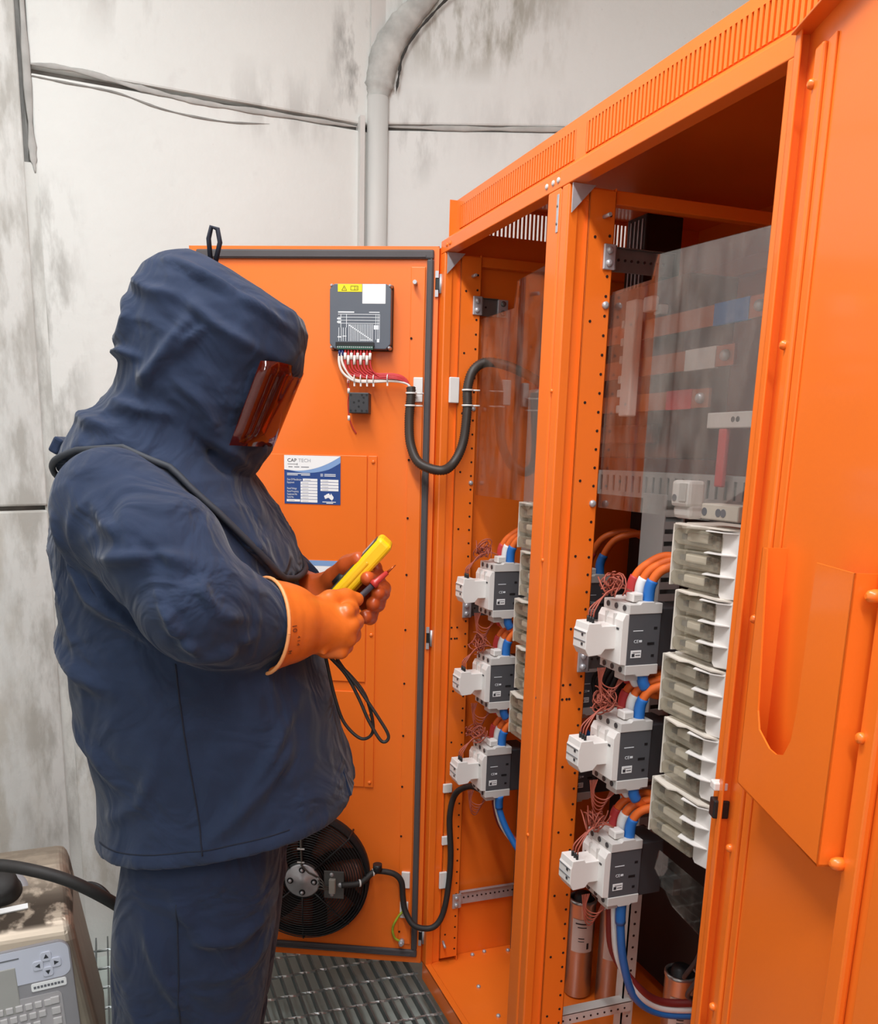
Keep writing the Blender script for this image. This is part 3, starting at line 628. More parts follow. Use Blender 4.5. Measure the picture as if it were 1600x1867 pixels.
# power cables with coloured sleeves
def cable(pts, sl, label, r=0.0085, m=CABLE, sleeve=0, frac=0.34, grp='orange power cables', name='power_cable'):
    P = cr(pts, 8); o = MB().tube(P, r, 10).build(name, m); tag(o, label, 'cable', grp)
    if sl is not None:
        n = max(3, int(len(P) * frac)); a = P[:n] if sleeve == 0 else P[-n:]
        MB().tube(a, [r * 1.25] * len(a), 12).build('sleeve', sl, o)
    return o
SL = [(SBLUE, 'blue'), (SWHITE, 'white'), (SRED, 'red')]
for bay, (x, y, Z) in {'near': (0.084, 1.35, ZB), 'far': (0.088, 1.95, ZA), 'inner': (0.345, 1.95, [z - 0.035 for z in ZA])}.items():
    for k in range(3):
        z = Z[k]
        for j, (m, cn) in enumerate(SL):
            yy = y + 0.014 + 0.028 * j; xx = x + 0.046
            if bay == 'inner':
                if j == 1: continue
                pts = [(xx, yy, z + 0.066), (xx + 0.002, yy, z + 0.105), (xx + 0.03, yy - 0.02, z + 0.16), (xx + 0.09, yy - 0.06, z + 0.175), (xx + 0.15, yy - 0.1, z + 0.13)]
                cable(pts, m, f'orange cable with {cn} sleeve over the {ORD[k]} contactor deep inside', 0.009); continue
            pts = [(xx, yy, z + 0.066), (xx + 0.002, yy - 0.002, z + 0.10), (xx + 0.016, yy - 0.014, z + 0.128), (xx + 0.045, yy - 0.045, z + 0.142 + 0.004 * j), (xx + 0.065, yy - 0.09 - 0.02 * j, z + 0.138)]
            cable(pts, m, f'orange cable with {cn} sleeve at the head of the {ORD[k]} {bay} bay contactor')
            if k < 2:
                pts = [(xx, yy, z - 0.066), (xx + 0.004, yy - 0.002, z - 0.09), (xx + 0.03, yy, z - 0.112), (xx + 0.09, yy + 0.01, z - 0.12)]
                cable(pts, m, f'{cn} sleeved cable leaving the foot of the {ORD[k]} {bay} bay contactor', frac=0.45)
# cables falling from the lowest contactors
for j, (m, cn) in enumerate(SL):
    o = j * 0.014
    if cn == 'red': mm = mat('dark_red_cable', (128, 40, 38), 0.5)
    else: mm = SBLUE if cn == 'blue' else SWHITE
    z = ZB[2]
    cable([(0.125, 1.365 + 0.02 * j, z - 0.066), (0.130, 1.37 + 0.02 * j, z - 0.12), (0.155, 1.385 + 0.02 * j, z - 0.22), (0.20, 1.40, z - 0.32 + o), (0.27, 1.40, z - 0.375 + o), (0.36, 1.36, z - 0.37 + o), (0.45, 1.32, z - 0.33)], m if cn == 'blue' else None, f'{cn} cable falling from the lowest near bay contactor', 0.0085, mm, frac=0.2, grp='cables falling from the lowest contactors')
    z = ZA[2]
    cable([(0.13, 1.955 + 0.014 * j, z - 0.066), (0.135, 1.96 + 0.014 * j, z - 0.11), (0.155, 1.94 + 0.02 * j, z - 0.17), (0.19, 1.90, z - 0.23 + o), (0.26, 1.85, z - 0.28)], m if cn == 'blue' else None, f'{cn} cable falling from the lowest far bay contactor', 0.0085, mm, frac=0.25, grp='cables falling from the lowest contactors')
MB().torus((0, 0, 0), 0.014, 0.0015, 'x', 20, 5)
# ---- fuse switch: local x into the bay (0 = front), y along the row (0 = near end), z up
def make_fuse(wd):
    t = thing('fuse_switch', 'x', 'fuse switch', group='cream fuse switches in two stacks')
    YX = Matrix(((0, 1, 0, 0), (1, 0, 0, 0), (0, 0, 1, 0), (0, 0, 0, 1)))
    MB().box(0.026, 0.10, 0.0, wd, 0.0, 0.108).build('base', CREAM, t, bevel=0.002)
    MB().prism([(0.0, 0.0), (0.040, -0.004), (0.046, 0.002), (0.050, 0.106), (0.0, 0.106)], 'x', 0.006, 0.028).build('side_cheek', WHITE, t, bevel=0.0015)
    MB().box(0.002, 0.028, wd - 0.003, wd, 0.002, 0.106).build('end_plate', CREAM, t)
    for k in range(3):
        z = 0.003 + 0.0345 * k
        c = MB().prism([(0.046, 0.0), (wd - 0.018, 0.001), (wd - 0.007, 0.006), (wd - 0.005, 0.020), (wd - 0.012, 0.027), (0.085, 0.029), (0.066, 0.025), (0.046, 0.022)], 'x', 0.0, 0.026, M=Matrix.Translation((0, 0, z))).build('cover', COVER, t, bevel=0.002)
        MB().box(0.008, 0.022, 0.086, wd - 0.030, z + 0.007, z + 0.021).build('fuse_link', CREAM, c, bevel=0.003)
        MB().box(0.010, 0.020, wd - 0.028, wd - 0.014, z + 0.009, z + 0.018).box(0.008, 0.020, 0.078, 0.085, z + 0.008, z + 0.021).build('fuse_blade', DGREY, c)
        MB().box(0.002, 0.012, 0.058, 0.066, z + 0.003, z + 0.023).box(0.002, 0.012, 0.050, 0.078, z + 0.009, z + 0.016).build('cover_handle', mat('smoky_handle', (104, 90, 74), 0.35), c, bevel=0.001)
        MB().prism([(0.0, 0.012), (0.084, 0.012), (0.070, -0.010), (0.030, -0.006)], 'z', z + 0.0296, z + 0.0312, M=YX).build('barrier', WHITE, t)
    MB().prism([(0.004, 0.012), (wd * 0.97, 0.012), (wd * 0.93, -0.004), (wd * 0.62, -0.012), (wd * 0.55, -0.002), (0.03, -0.006)], 'z', 0.106, 0.1085, M=YX).build('top_barrier', CREAM, t)
    return t
fw = make_fuse(0.172); fn = make_fuse(0.152); usedf = {0.172: False, 0.152: False}
FZ = [1.287, 1.176, 1.061, 0.950, 0.832]; OR5 = ['topmost', 'second', 'third', 'fourth', 'lowest']
for bay, y0 in (('near', 1.10), ('far', 1.70)):
    for k, z in enumerate(FZ):
        src, wd = (fw, 0.172) if k % 2 == 0 else (fn, 0.152)
        lab = f'{OR5[k]} cream fuse switch with smoky covers in the {bay} bay stack'
        if not usedf[wd]: src.location = (0.104, y0, z); src['label'] = lab; usedf[wd] = True
        else: dup(src, (0.104, y0, z), 0.0, lab)
# ---- slotted cable ducts
def duct(name_label, x, y0, y1, z0, z1, side):
    t = thing('slotted_duct', name_label, 'cable duct', (x, (y0 + y1) / 2, z0), group='grey slotted cable ducts', world=True)
    MB().box(x, x + 0.004, y0, y1, z0, z1).box(x + 0.045, x + 0.05, y0, y1, z0, z1).build('duct_cover', TRUNK, t, bevel=0.001)
    n = int((z1 - z0) / 0.0245)
    for k in range(n):
        z = z0 + k * 0.0245
        MB().box(x + 0.003, x + 0.047, y0, y0 + 0.002, z, z + 0.015).build('duct_finger', TRUNK, t)
    MB().box(x + 0.003, x + 0.047, y1 - 0.002, y1, z0, z1).build('duct_wall', TRUNK, t)
    return t
duct('grey slotted cable duct standing behind the near bay contactors', 0.25, 1.505, 1.585, 0.70, 1.43, 1)
duct('grey slotted cable duct standing in the far bay behind the clear cover', 0.21, 1.99, 2.06, 1.25, 1.66, 1)
# horizontal duct behind the near clear cover
t = thing('slotted_duct', 'long grey slotted duct lying behind the near bay clear cover', 'cable duct', (0.27, 1.4, 1.42), group='grey slotted cable ducts', world=True)
MB().box(0.27, 0.275, 1.12, 1.80, 1.462, 1.472).box(0.27, 0.275, 1.12, 1.80, 1.418, 1.428).box(0.276, 0.31, 1.12, 1.80, 1.418, 1.472).build('duct_body', TRUNK, t)
fm = MB().box(0.2695, 0.2725, -0.008, 0.008, 1.426, 1.464).mesh('duct_finger')
for k in range(27): mk('duct_finger', fm, TRUNK, t, loc=(0, 1.135 + 0.0255 * k, 0))
# ---- busbars with coloured heat-shrink ends
for (z, h, m, cn, y0, ys, x) in ((1.756, 0.036, SBLUE, 'blue', 1.262, 1.405, 0.25), (1.683, 0.036, SWHITE, 'white', 1.34, 1.48, 0.25), (1.612, 0.034, SRED, 'red', 1.40, 1.53, 0.25)):
    o = MB().box(x, x + 0.006, y0, 2.08, z - h / 2, z + h / 2).build('busbar', COPPER); tag(o, f'copper busbar with {cn} sleeve end behind the clear cover', 'busbar', 'copper busbars')
    MB().box(x - 0.001, x + 0.007, y0 + 0.05, ys, z - h / 2 - 0.001, z + h / 2 + 0.001).build('sleeve', m, o)
    bolt('busbar_bolt', o, (x, y0 + 0.022, z), (-1, 0, 0), 0.010, 0.010, ZINC)
t = thing('busbar_support', 'tall white plastic busbar support behind the near clear cover', 'insulator', (0.235, 1.65, 1.58), world=True)
MB().box(0.228, 0.248, 1.63, 1.668, 1.585, 1.815).build('spine', WHITE, t, bevel=0.003)
for z in (1.60, 1.632, 1.66, 1.70, 1.735, 1.77): MB().box(0.226, 0.25, 1.665, 1.676, z - 0.008, z + 0.008).build('spine_lug', LGREY, t, bevel=0.002)
tag(MB().box(0.232, 0.25, 1.58, 1.612, 1.786, 1.815).box(0.25, 0.27, 1.575, 1.60, 1.78, 1.80).build('insulator_block', WHITE, bevel=0.004), 'small white block beside the tall busbar support', 'insulator')
o = MB().box(0.245, 0.26, 1.255, 1.392, 1.556, 1.584).build('terminal_bar', LGREY, bevel=0.002); tag(o, 'light grey terminal bar under the red sleeved busbar', 'terminal')
for y in (1.32, 1.307): MB().tube([(0.2445, y, 1.571), (0.246, y, 1.571)], 0.005, 10).build('terminal_hole', DGREY2, o)
tag(MB().box(0.246, 0.256, 1.336, 1.358, 1.452, 1.556).build('phase_strip', SRED, bevel=0.003), 'upright red insulating strip below the grey terminal bar', 'strip')
o = MB().box(0.10, 0.135, 1.105, 1.195, 1.407, 1.432).build('terminal_bar', CREAM, bevel=0.002); tag(o, 'cream terminal bar lying on the topmost near fuse switch', 'terminal')
for y in (1.186, 1.152, 1.140): MB().tube([(0.0994, y, 1.419), (0.101, y, 1.419)], 0.0065, 12).build('terminal_hole', INK, o)
o = MB().box(0.125, 0.16, 1.265, 1.315, 1.42, 1.465).prism([(1.265, 1.40), (1.31, 1.40), (1.315, 1.42), (1.265, 1.425)], 'x', 0.13, 0.16).build('relay_base', WHITE, bevel=0.006); tag(o, 'white relay base beside the topmost near fuse switch', 'relay')
MB().box(0.1235, 0.126, 1.27, 1.29, 1.43, 1.46).build('relay_face', LGREY, o); MB().tube([(0.1238, 1.303, 1.435), (0.126, 1.303, 1.435)], 0.006, 12).build('relay_hole', INK, o)
# things deep in the bays: a dark sheet standing in for shade, dark cable looms
tag(MB().box(0.56, 0.564, 0.97, 2.10, 0.10, 1.42).build('shade_sheet', mat('deep_shade', (34, 30, 30), 0.6, var=0.1)), 'dark sheet added for the unlit depth behind the contactors and fuses', 'plate')
o = MB().box(0.40, 0.50, 1.88, 1.96, 1.50, 2.05).build('steel_upright', mat('dark_steel', (52, 44, 44), 0.35, metal=0.6), bevel=0.003); tag(o, 'dark steel upright deep inside above the clear cover', 'upright')
for k in range(4): MB().box(0.398, 0.402, 1.892 + 0.016 * k, 1.896 + 0.016 * k, 1.55, 2.04).build('rib', ZINC, o)
tag(MB().box(0.30, 0.42, 1.56, 2.05, 1.50, 1.86).box(0.28, 0.30, 1.62, 2.0, 1.53, 1.57).build('reactor_block', mat('rust_brown', (120, 58, 36), 0.6, var=0.25, scale=18), bevel=0.004), 'brown reactor block behind the copper busbars', 'reactor')
for k in range(7):
    r = random.Random(40 + k); y = 1.0 + 0.06 * k
    cable([(0.33, y, 0.62), (0.30 + r.uniform(-.02, .03), y + r.uniform(-.02, .02), 0.50), (0.32 + r.uniform(-.03, .04), y + 0.05, 0.40), (0.38, y + 0.08, 0.36 + r.uniform(-.02, .05)), (0.40, y + 0.02, 0.45)], None, 'dark grey cable looped low in the near bay behind the fuses', 0.005, mat('grey_cable', (70, 72, 76), 0.5), grp='dark grey cable loops low in the near bay', name='grey_cable')
for k in range(5):
    r = random.Random(60 + k)
    cable([(0.28, 1.62, 1.12 - 0.02 * k), (0.26, 1.66 + .02 * k, 1.0), (0.27 + r.uniform(-.02, .02), 1.72, 0.9 + r.uniform(-.05, .05)), (0.30, 1.66, 0.80), (0.36, 1.60, 0.72)], None, 'black cable looped deep behind the near bay contactors', 0.005, BLACKRUB, grp='black cable loops deep behind the contactors', name='black_cable')
# ---- capacitor cans standing on the floor pan
def can(loc, h, label, first_=[None]):
    if first_[0] is None:
        t = thing('capacitor', label, 'capacitor', loc, group='silver capacitor cans on the cabinet floor')
        R = 0.036
        MB().lathe([(0, 0), (R - 0.004, 0), (R, 0.004), (R, 0.27), (R + 0.002, 0.275), (R + 0.002, 0.283), (R - 0.003, 0.285), (R - 0.004, 0.279)], n=28).build('can', ALU, t)
        MB().lathe([(R - 0.003, 0.275), (R - 0.006, 0.277), (0.024, 0.278), (0.022, 0.295), (0.0, 0.297)], n=24).build('terminal_cap', BLACK, t)
        lb = MB(); lb.add([((R + 0.0006) * math.cos(a), (R + 0.0006) * math.sin(a), z) for z in (0.14, 0.235) for a in [math.radians(200 + 6 * i) for i in range(17)]], [(i, i + 1, 18 + i, 17 + i) for i in range(16)], True)
        l = lb.build('can_label', mat('can_label_paper', (222, 214, 208), 0.5), t)
        pr = MB()
        for (a0, a1, z0, z1) in ((266, 276, 0.150, 0.168), (215, 262, 0.222, 0.226), (225, 262, 0.212, 0.215), (230, 255, 0.18, 0.183), (230, 255, 0.172, 0.174)):
            A = [math.radians(a0 + (a1 - a0) * i / 6) for i in range(7)]
            pr.add([((R + 0.0012) * math.cos(a), (R + 0.0012) * math.sin(a), z) for z in (z0, z1) for a in A], [(i, i + 1, 8 + i, 7 + i) for i in range(6)])
        pr.build('label_print', INKD, l)['kind'] = 'stuff'; first_[0] = t; return t
    return dup(first_[0], loc, 0.0, label)
can((0.353, 1.875, 0.062), 0.28, 'silver capacitor can in the middle of the far row, terminal cap showing')
can((0.415, 1.815, 0.062), 0.28, 'silver capacitor can at the near end of the far row')
can((0.292, 1.945, 0.062), 0.28, 'silver capacitor can at the far end of the row, half behind the post')
can((0.395, 1.50, 0.062), 0.28, 'silver capacitor can below the hanging blue and white cables')
can((0.470, 1.45, 0.062), 0.28, 'silver capacitor can half hidden by the near post')
tag(MB().prism([(1.11, 0.79), (1.25, 0.80), (1.26, 0.76), (1.20, 0.715), (1.11, 0.70)], 'x', 0.118, 0.120).build('smoky_flap', PLEXI), 'smoky clear flap hanging under the lowest near fuse switch', 'cover')
# ---- clear covers
t = thing('clear_cover', 'large dirty clear plastic cover across the near bay', 'cover', (0.097, 1.25, 1.40), group='clear plastic covers', world=True)
MB().prism([(1.506, 1.405), (0.985, 1.405), (0.985, 1.82), (1.372, 1.838), (1.385, 1.80), (1.506, 1.798)], 'x', 0.097, 0.100).build('sheet', PLEXI, t)
for z in (1.775, 1.412): bolt('cover_screw', t, (0.086, 1.5095, z), (0, -1, 0), 0.007, 0.006, ZINC)
t = thing('clear_cover', 'dirty clear plastic cover across the far bay behind the conduit', 'cover', (0.105, 1.85, 1.40), group='clear plastic covers', world=True)
MB().prism([(2.114, 1.398), (1.60, 1.398), (1.60, 1.905), (1.92, 1.885), (1.93, 1.828), (2.114, 1.828)], 'x', 0.098, 0.101).build('sheet', PLEXI, t)
for z in (1.612, 1.428): bolt('cover_screw', t, (0.086, 2.1175, z), (0, -1, 0), 0.006, 0.006, ZINC)

# ================================================================== things on the far door and jamb
def dw(s, off, z): return DM @ Vector((s, off, z))
def dthing(name, label, cat, s, z, off=0.0, group=None): return thing(name, label, cat, dw(s, off, z), DANG, group)
# controller; its local x runs to the hinge-away side, so print is mirrored to read from the room
t = dthing('power_controller', 'dark grey controller with wiring diagram on the open far door', 'controller', 0.192, 1.748)
W2 = 0.076
body = MB().prism([(-W2, 0.012), (-W2 + 0.012, 0.0), (W2 - 0.012, 0.0), (W2, 0.012), (W2, 0.140), (W2 - 0.012, 0.152), (-W2 + 0.012, 0.152), (-W2, 0.140)], 'y', 0.002, 0.036).build('housing', CTRL, t, bevel=0.002)
MB().box(-W2 - 0.002, W2 + 0.002, 0.0, 0.012, -0.002, 0.154).build('back_flange', BLACK, t, bevel=0.004)
for sx in (-1, 1):
    for z in (0.004, 0.148): bolt('corner_screw', t, (sx * (W2 - 0.004), 0.012, z), (0, 1, 0), 0.005, 0.026, ZINC)
pl = MB().box(-0.004, 0.056, 0.036, 0.0366, 0.133, 0.151).build('warning_label', LYEL, t)
a = MB(); 
for (p, q) in (((0.046, 0.136), (0.034, 0.136)), ((0.034, 0.136), (0.040, 0.147)), ((0.040, 0.147), (0.046, 0.136)), ((0.040, 0.1435), (0.040, 0.1385)), ((0.024, 0.137), (0.006, 0.137)), ((0.006, 0.137), (0.006, 0.146)), ((0.006, 0.146), (0.024, 0.146)), ((0.024, 0.146), (0.024, 0.137)), ((0.014, 0.137), (0.014, 0.146)), ((0.009, 0.139), (0.009, 0.144))):
    a.tube([(p[0], 0.0368, p[1]), (q[0], 0.0368, q[1])], 0.0005, 4)
a.build('warning_symbols', INKD, pl)
pl = MB().box(-0.062, -0.005, 0.036, 0.0366, 0.106, 0.151).build('blank_label', PAPER, t, bevel=0.0002)
d = MB(); y0, y1 = 0.0362, 0.0367
def hl(x0, x1, z, tk=0.0011): d.box(-x1, -x0, y0, y1, z - tk / 2, z + tk / 2)
def vl(x, z0, z1, tk=0.0011): d.box(-x - tk / 2, -x + tk / 2, y0, y1, z0, z1)
for z, x0, x1 in ((0.081, -0.055, 0.048), (0.074, -0.055, 0.048), (0.067, -0.055, 0.048), (0.060, -0.055, 0.048)): hl(x0, x1, z)
hl(-0.055, -0.015, 0.086, 0.003); hl(0.022, 0.048, 0.086, 0.002)
for k in range(15): vl(-0.028 + 0.0042 * k, 0.018, 0.058, 0.0014)
for x in (-0.053, -0.047, -0.042, -0.036): vl(x, 0.018, 0.05, 0.0013); 
for x in (-0.048, -0.034): vl(x, 0.05, 0.082, 0.0013)
for k in range(14): d.box(0.028 - 0.0042 * k - 0.003, 0.028 - 0.0042 * k + 0.0012, y0, y1, 0.054 - 0.0026 * k, 0.0566 - 0.0026 * k)
for x in (0.039, 0.044, 0.048): vl(x, 0.022, 0.082)
d.box(-0.046, -0.034, y0, y1, 0.046, 0.056).box(-0.048, -0.042, y0, y1, 0.016, 0.024); hl(-0.056, -0.046, 0.028, 0.003); hl(-0.044, -0.034, 0.03, 0.002); hl(0.0, 0.03, 0.021, 0.0015)
for x in (-0.055, -0.05): d.box(-x - 0.0025, -x + 0.0025, y0, y1, 0.061, 0.065).box(-x - 0.0025, -x + 0.0025, y0, y1, 0.069, 0.0725)
d.build('wiring_diagram', PRINTW, t)
ts = MB().box(-0.036, 0.060, 0.030, 0.044, 0.006, 0.015).build('terminal_strip', BLACK, t)
tg = MB().box(-0.034, 0.056, 0.030, 0.046, -0.002, 0.006).build('plug_strip', mat('green_plug', (30, 84, 66), 0.5), t)
for k in range(18): MB().tube([(0.054 - 0.005 * k, 0.046, 0.003), (0.054 - 0.005 * k, 0.047, 0.003)], 0.0017, 8).build('plug_screw', ZINC, tg)
# controller wires: white pair and red bundle sweeping to the conduit
def dcurve(pts): return cr([dw(*p) for p in pts], 8)
for k in range(2):
    o = MB().tube(dcurve([(0.242 - 0.007 * k, 0.04, 1.746), (0.243 - 0.007 * k, 0.042, 1.715 + 0.004 * k), (0.233 - 0.008 * k, 0.04, 1.690 + 0.006 * k), (0.205, 0.036, 1.672 + 0.003 * k), (0.165, 0.034, 1.670 + 0.003 * k), (0.11, 0.032, 1.673 + 0.003 * k), (0.075, 0.032, 1.668), (0.064, 0.03, 1.655)]), 0.0032, 8).build('signal_wire', WWHITE)
    tag(o, ['outer', 'inner'][k] + ' white wire curving from the controller to the conduit', 'wire', 'controller wires')
    MB().tube([dw(0.242 - 0.007 * k, 0.04, 1.747), dw(0.2425 - 0.007 * k, 0.041, 1.730)], 0.0036, 8).build('ferrule', mat('navy_ferrule', (36, 52, 110), 0.4), o)
for k in range(9):
    s0 = 0.228 - 0.0078 * k; zz = 0.0035 * (k % 4)
    o = MB().tube(dcurve([(s0, 0.04, 1.746), (s0, 0.042, 1.722), (s0 - 0.004, 0.041, 1.700), (s0 - 0.018, 0.038, 1.686 + zz * 0.6), (min(s0 - 0.03, 0.16), 0.036, 1.679 + zz), (0.105, 0.034 + 0.002 * (k % 3), 1.679 + zz), (0.078, 0.033, 1.672 + zz * 0.7), (0.064, 0.03, 1.656)]), 0.0024, 6).build('signal_wire', WRED)
    tag(o, ['first', 'second', 'third', 'fourth', 'fifth', 'sixth', 'seventh', 'eighth', 'ninth'][k] + ' thin red controller wire counted from the white pair', 'wire', 'controller wires')
    MB().tube([dw(s0, 0.041, 1.738 - 0.006 * (k % 2)), dw(s0, 0.0425, 1.722 - 0.012 * (k % 2))], 0.0036, 8).build('wire_marker', WWHITE, o)
for k, s in enumerate((0.205, 0.189, 0.173, 0.157, 0.122)):
    b = MB().torus((0, 0, 0), 0.0095, 0.0014, 'x', 16, 5).box(-0.002, 0.002, -0.003, 0.003, -0.018, -0.009)
    o = b.build('cable_tie', WHITE); o.location = dw(s, 0.036, 1.676 + (0.001 if k < 4 else 0.003)); o.rotation_euler = (0, 0, DANG)
    tag(o, ['first', 'second', 'third', 'fourth', 'fifth'][k] + ' white cable tie from the controller along the red wire bundle', 'cable tie', 'cable ties on the red bundle')
# selector switch back
t = dthing('selector_switch', 'small square dark switch block below the controller', 'switch', 0.193, 1.594)
MB().box(-0.025, 0.025, 0.0, 0.042, 0.0, 0.05).build('block', DGREY2, t, bevel=0.002)
for (x, z) in ((-0.02, 0.006), (-0.008, 0.006), (0.008, 0.006), (0.02, 0.006), (0.02, 0.044), (-0.008, 0.044), (-0.02, 0.044), (0.012, 0.026), (-0.012, 0.026), (0.0, 0.03), (0.0, 0.016), (-0.012, 0.038)):
    MB().tube([(x, 0.0405, z), (x, 0.0425, z)], 0.0028, 8).build('screw_well', BLACK, t)
o = MB().tube(dcurve([(0.220, 0.04, 1.672), (0.222, 0.03, 1.66), (0.219, 0.03, 1.645), (0.224, 0.02, 1.62), (0.222, 0.012, 1.585), (0.214, 0.006, 1.56), (0.205, 0.003, 1.545)]), 0.0016, 6).build('switch_wire', WRED)
tag(o, 'thin red wire with white ferrules running past the switch block', 'wire')
for (s, z) in ((0.221, 1.673), (0.220, 1.648), (0.219, 1.582)): MB().tube([dw(s, 0.034, z - 0.006), dw(s, 0.034, z + 0.006)], 0.0034, 8).build('ferrule', WHITE, o)
# nameplate
def nameplate(s0, s1, z0, z1, label):
    t = dthing('nameplate', label, 'label', (s0 + s1) / 2, z0, 0.0058); w = s1 - s0; h = z1 - z0; X = lambda fx: w / 2 - fx * w; Z = lambda fz: h * (1 - fz)
    MB().box(-w / 2, w / 2, 0.0, 0.0008, 0, h).build('backing', LBLUE, t)
    top = [(X(0), Z(0)), (X(1), Z(0))] + [(X(1 - k / 14), Z(0.03 + 0.30 * (1 - (1 - k / 14 - 0.30) ** 2 / 0.49) * 1.0 if (1 - k / 14) > 0.30 else 0.33 - 0.30 * (0.30 - (1 - k / 14)) ** 2)) for k in range(15)]
    pale = [(X(1 - k / 14), Z(max(0.33 - 0.30 * max(0, ((1 - k / 14) - 0.30)) ** 2 / 0.49, 0) + 0.105 * max(0, min(1, ((1 - k / 14) - 0.02) / 0.6)))) for k in range(15)] + [(X(0), Z(0)), (X(1), Z(0))]
    def strip(fa, fb, m, y, nm):
        b = MB(); n = 24; vs = []
        for k in range(n + 1):
            fx = k / n; vs += [(X(fx), y, Z(fa(fx))), (X(fx), y, Z(fb(fx)))]
        b.add(vs, [(2 * k, 2 * k + 1, 2 * k + 3, 2 * k + 2) for k in range(n)]); return b.build(nm, m, t)
    curve = lambda fx: 0.315 - 0.31 * max(0, (fx - 0.22) / 0.78) ** 2 - 0.25 * max(0, 0.22 - fx) ** 1.6
    strip(lambda fx: 0.0, lambda fx: curve(fx) + 0.13 * max(0, min(1, (fx - 0.1) / 0.7)), LBLUE2, 0.0010, 'pale_wave')
    strip(lambda fx: 0.0, curve, PAPER, 0.0012, 'white_wave')
    return t, X, Z, w, h
t, X, Z, w, h = nameplate(0.245, 0.393, 1.363, 1.487, 'white and blue nameplate with a small map on the open far door')
tx = lambda s, fx, fz, size, m, nm='lettering', sx=1.0: text(nm, s, size, m, t, FXB(X(fx), 0.0016, Z(fz)), 0.0001, sx=sx)
tx('CAP', 0.055, 0.135, 0.0125, INKD, sx=1.05); tx('TECH', 0.25, 0.135, 0.0125, mat('pale_ink', (176, 178, 182), 0.6), sx=1.05)
MB().box(X(0.24), X(0.06), 0.0012, 0.0016, Z(0.185), Z(0.175)).box(X(0.235), X(0.228), 0.0012, 0.0016, Z(0.205), Z(0.155)).build('rule', INK, t)
for (x0, x1, f, m_) in ((0.075, 0.15, 0.238, INK), (0.18, 0.27, 0.238, INK), (0.30, 0.44, 0.238, INK), (0.05, 0.46, 0.372, PRINTW), (0.05, 0.24, 0.402, PRINTW), (0.30, 0.46, 0.402, PRINTW), (0.645, 0.69, 0.378, PRINTW), (0.715, 0.915, 0.378, PRINTW), (0.645, 0.69, 0.41, PRINTW), (0.715, 0.915, 0.41, PRINTW), (0.68, 0.92, 0.948, PRINTW), (0.75, 0.87, 0.972, PRINTW)):
    MB().box(X(x1), X(x0), 0.0010, 0.0014, Z(f + 0.008), Z(f - 0.008)).build('fine_print', m_, t)
for s_, f in (('Date Of Manufacture', 0.515), ('Equipment', 0.575), ('Rated Voltage', 0.70), ('Rated Frequency', 0.76), ('Equipment No.', 0.82), ('Serial No.', 0.88)): tx(s_, 0.05, f, 0.0072, PRINTW, sx=0.62)
for f0, f1, x0, x1 in ((0.475, 0.525, 0.33, 0.59), (0.535, 0.588, 0.29, 0.59), (0.597, 0.65, 0.29, 0.59), (0.659, 0.712, 0.29, 0.59), (0.721, 0.774, 0.29, 0.59), (0.783, 0.836, 0.29, 0.59), (0.845, 0.898, 0.29, 0.59), (0.907, 0.965, 0.29, 0.59), (0.907, 0.955, 0.04, 0.28), (0.485, 0.535, 0.645, 0.965), (0.545, 0.597, 0.645, 0.965), (0.607, 0.66, 0.645, 0.965), (0.67, 0.72, 0.645, 0.965)):
    o = MB().box(X(x1), X(x0), 0.0008, 0.0012, Z(f1), Z(f0)).build('blank_field', PAPER, t)
    MB().box(X(x0 + 0.14), X(x0 + 0.03), 0.0012, 0.0014, Z(f1 - 0.02), Z(f1 - 0.026)).build('field_print', INK, o)
AUS = [(0.0, 0.42), (0.03, 0.30), (0.18, 0.22), (0.27, 0.12), (0.36, 0.08), (0.45, 0.02), (0.57, 0.06), (0.55, 0.15), (0.64, 0.22), (0.69, 0.18), (0.72, 0.0), (0.78, 0.12), (0.85, 0.25), (0.96, 0.42), (1.0, 0.56), (0.95, 0.72), (0.86, 0.84), (0.76, 0.84), (0.66, 0.76), (0.60, 0.70), (0.52, 0.60), (0.38, 0.58), (0.24, 0.68), (0.10, 0.72), (0.07, 0.58)]
MB().prism([(X(0.71 + 0.17 * a), Z(0.765 + 0.165 * b)) for a, b in AUS], 'y', 0.0008, 0.0014).prism([(X(0.71 + 0.17 * a), Z(0.765 + 0.165 * b)) for a, b in ((0.76, 0.90), (0.86, 0.90), (0.82, 1.0))], 'y', 0.0008, 0.0014).build('map_silhouette', PAPER, t)
# second label lower down, mostly behind the gloves
t = dthing('nameplate', 'white label with pale blue stripe behind the gloved hands', 'label', 0.29, 1.112, 0.0058)
MB().box(-0.075, 0.075, 0.0, 0.0008, 0, 0.104).build('backing', PAPER, t)
MB().box(-0.075, 0.075, 0.0008, 0.0012, 0.090, 0.104).build('blue_stripe', LBLUE2, t)
text('lettering', 'CAP', 0.011, INKD, t, FXB(0.055, 0.0012, 0.052), 0.0001); text('lettering', 'TECH', 0.011, mat('pale_ink', (176, 178, 182), 0.6), t, FXB(0.025, 0.0012, 0.052), 0.0001)
